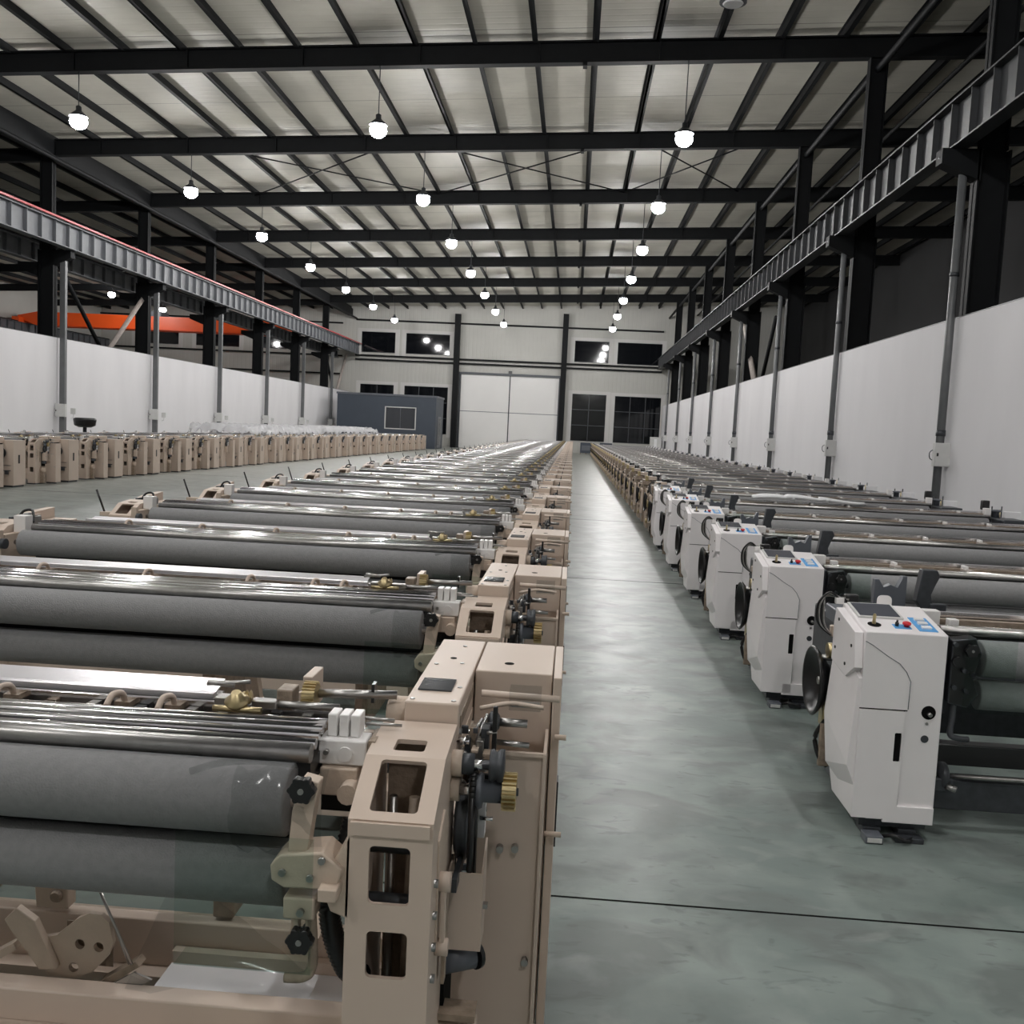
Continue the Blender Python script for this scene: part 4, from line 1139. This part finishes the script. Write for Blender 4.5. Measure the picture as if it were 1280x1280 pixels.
def t_rear():
    m = MB(); m.box(.06, .3, .8, 1.7, .1, 1.05, TANM, .01); m.box(-.0, .06, .95, 1.1, .1, 1.0, TAN2, .008); m.box(-.0, .06, 1.4, 1.5, .1, 1.0, TAN2, .008)
    for i in range(8):
        a = random.Random(70+i); m.box(*(lambda x, y, z: (x, x+.08, y, y+.1, z, z+.12))(a.uniform(-.06, .2), a.uniform(.75, 1.6), a.uniform(.3, 1.2)), a.choice((TANM, DSTEEL, BRASS, TAN)), .006)
    return m
def t_head():
    m = MB(); m.box(.1, .36, .05, .2, 1.15, 1.24, TAN, .008); m.box(.14, .28, .3, .42, 1.14, 1.24, NYLON, .008); m.cyl((.1, .3, 1.2), (.45, .3, 1.2), .02, STEEL, 8)
    m.cyl((.2, .55, 1.1), (.2, .55, 1.32), .03, BLACK, 8)
    return m
BARE_PARTS = [('side_frame', t_frame, 3), ('rear_frame', t_rear, 3), ('top_fittings', t_head, 3), ('drum', r_drum, 3), ('roller_arm', r_rollarm, 3),
    ('cloth_roller', lambda: r_roller(True), 3), ('cloth_roller', lambda: r_roller(False), 3), ('chrome_bars', r_bars, 3), ('sley_beam', r_sley, 3),
    ('cross_beam', r_beams, 3), ('rear_beam', r_rear, 3), ('far_end_frame', r_farend, 3)]
bare = build_loom(BARE_PARTS, 2, 'air_jet_loom'); barefar = build_loom_single(BARE_PARTS, 'air_jet_loom')
PR = 2.66
for k in range(34):
    y = 5.42+PR*k; x = 1.70
    if k < 6:
        lab = 'white clad loom with control screen beside the aisle, nearest one, shown whole' if k == 0 else 'white clad loom with control screen beside the aisle, %s from the camera' % ordw(k+1)
        place(white, x, y, lab, 'white clad looms right of the aisle')
    else:
        lab = 'bare tan and brown loom right of the aisle, %s behind the white clad ones' % ordw(k-5)
        place(bare if k < 13 else barefar, x+.1, y, lab, 'bare looms right of the aisle')

# white foam sheets resting on a right-hand loom
for i, (x, w, lab) in enumerate(((3.15, .72, 'left one of three white foam sheets on the right-hand looms'), (3.72, .72, 'middle one of three white foam sheets on the right-hand looms'), (4.3, .76, 'right one of three white foam sheets on the right-hand looms'))):
    m = MB(); n = 10; V = []
    for sgn in (0, 1):
        for a in range(n+1):
            for b in range(4):
                t = a/n; px = w*t; py = (.02+.36*b/3)*(1-.55*(2*t-1)**4)+.03*t
                V.append(m.bm.verts.new((px, py, .05*sgn+.035*math.sin(t*3.1+i)*(.6+.4*b/3))))
    def vid(s_, a, b): return V[s_*(n+1)*4+a*4+b]
    fs = []
    for s_ in (0, 1):
        for a in range(n):
            for b in range(3): fs.append(m.bm.faces.new((vid(s_, a, b), vid(s_, a+1, b), vid(s_, a+1, b+1), vid(s_, a, b+1))))
    for a in range(n):
        for b in (0, 3): fs.append(m.bm.faces.new((vid(0, a, b), vid(0, a+1, b), vid(1, a+1, b), vid(1, a, b))))
    for b in range(3):
        for a in (0, n): fs.append(m.bm.faces.new((vid(0, a, b), vid(0, a, b+1), vid(1, a, b+1), vid(1, a, b))))
    m._tag(fs, FOAM, True)
    o = m.build('foam_sheet'); o.location = (x, 5.42+PR*4+.42+.02*i, 1.265+.012*(i % 2)); tag(o, lab, 'foam sheet', 'foam sheets on the looms')

# plastic sheeting over looms of the left row, and odd things there
def sheeting(x0, x1, y0, y1, z, seed, label):
    random.seed(seed); m = MB(); nx, ny = 26, 90; V = []
    for i in range(nx+1):
        row = []
        for j in range(ny+1):
            edge = min(i, nx-i, j, ny-j)
            zz = z+random.uniform(-.12, .18)-(.30 if edge == 0 else 0)
            row.append(m.bm.verts.new((x0+(x1-x0)*i/nx+random.uniform(-.05, .05), y0+(y1-y0)*j/ny+random.uniform(-.1, .1), zz)))
        V.append(row)
    fs = [m.bm.faces.new((V[i][j], V[i+1][j], V[i+1][j+1], V[i][j+1])) for i in range(nx) for j in range(ny)]
    m._tag(fs, FILM2, True); tag(m.build('plastic_sheeting'), label, 'plastic sheet')
sheeting(-19.6, -15.9, 47, 59, 1.72, 1, 'crumpled clear plastic sheeting over the left row of looms, nearer stretch')
sheeting(-19.8, -15.8, 60, 76, 1.75, 2, 'crumpled clear plastic sheeting over the left row of looms, farther stretch')
e = empty('yarn_feeder', (-20.6, 38.8, 0)); tag(e, 'black round yarn feeder standing up behind the left looms', 'feeder')
MB().cyl((0, 0, 0), (0, 0, 1.55), .08, DSTEEL, 10).build('stand', e)
MB().lathe((0, 0, 1.5), (0, 0, 1), [(0, .25), (.08, .42), (.3, .46), (.36, .46), (.4, .36)], BLACK, 20).build('drum', e)

# ------------------------------------------------------------------ world and view
w = bpy.data.worlds.new('world'); SC.world = w; w.use_nodes = True
bg = w.node_tree.nodes['Background']; bg.inputs[0].default_value = (.004, .005, .008, 1); bg.inputs[1].default_value = 1.
SC.view_settings.view_transform = 'Standard'; SC.view_settings.look = 'None'; SC.view_settings.gamma = 1.; SC.view_settings.exposure = 0.
SC.view_settings.use_curve_mapping = False
SC.cycles.max_bounces = 8; SC.cycles.diffuse_bounces = 4; SC.cycles.glossy_bounces = 4; SC.cycles.transparent_max_bounces = 8
SC.cycles.sample_clamp_indirect = 4.; SC.cycles.sample_clamp_direct = 0; SC.cycles.caustics_reflective = False; SC.cycles.caustics_refractive = False
SC.cycles.use_light_tree = True; SC.cycles.use_denoising = True
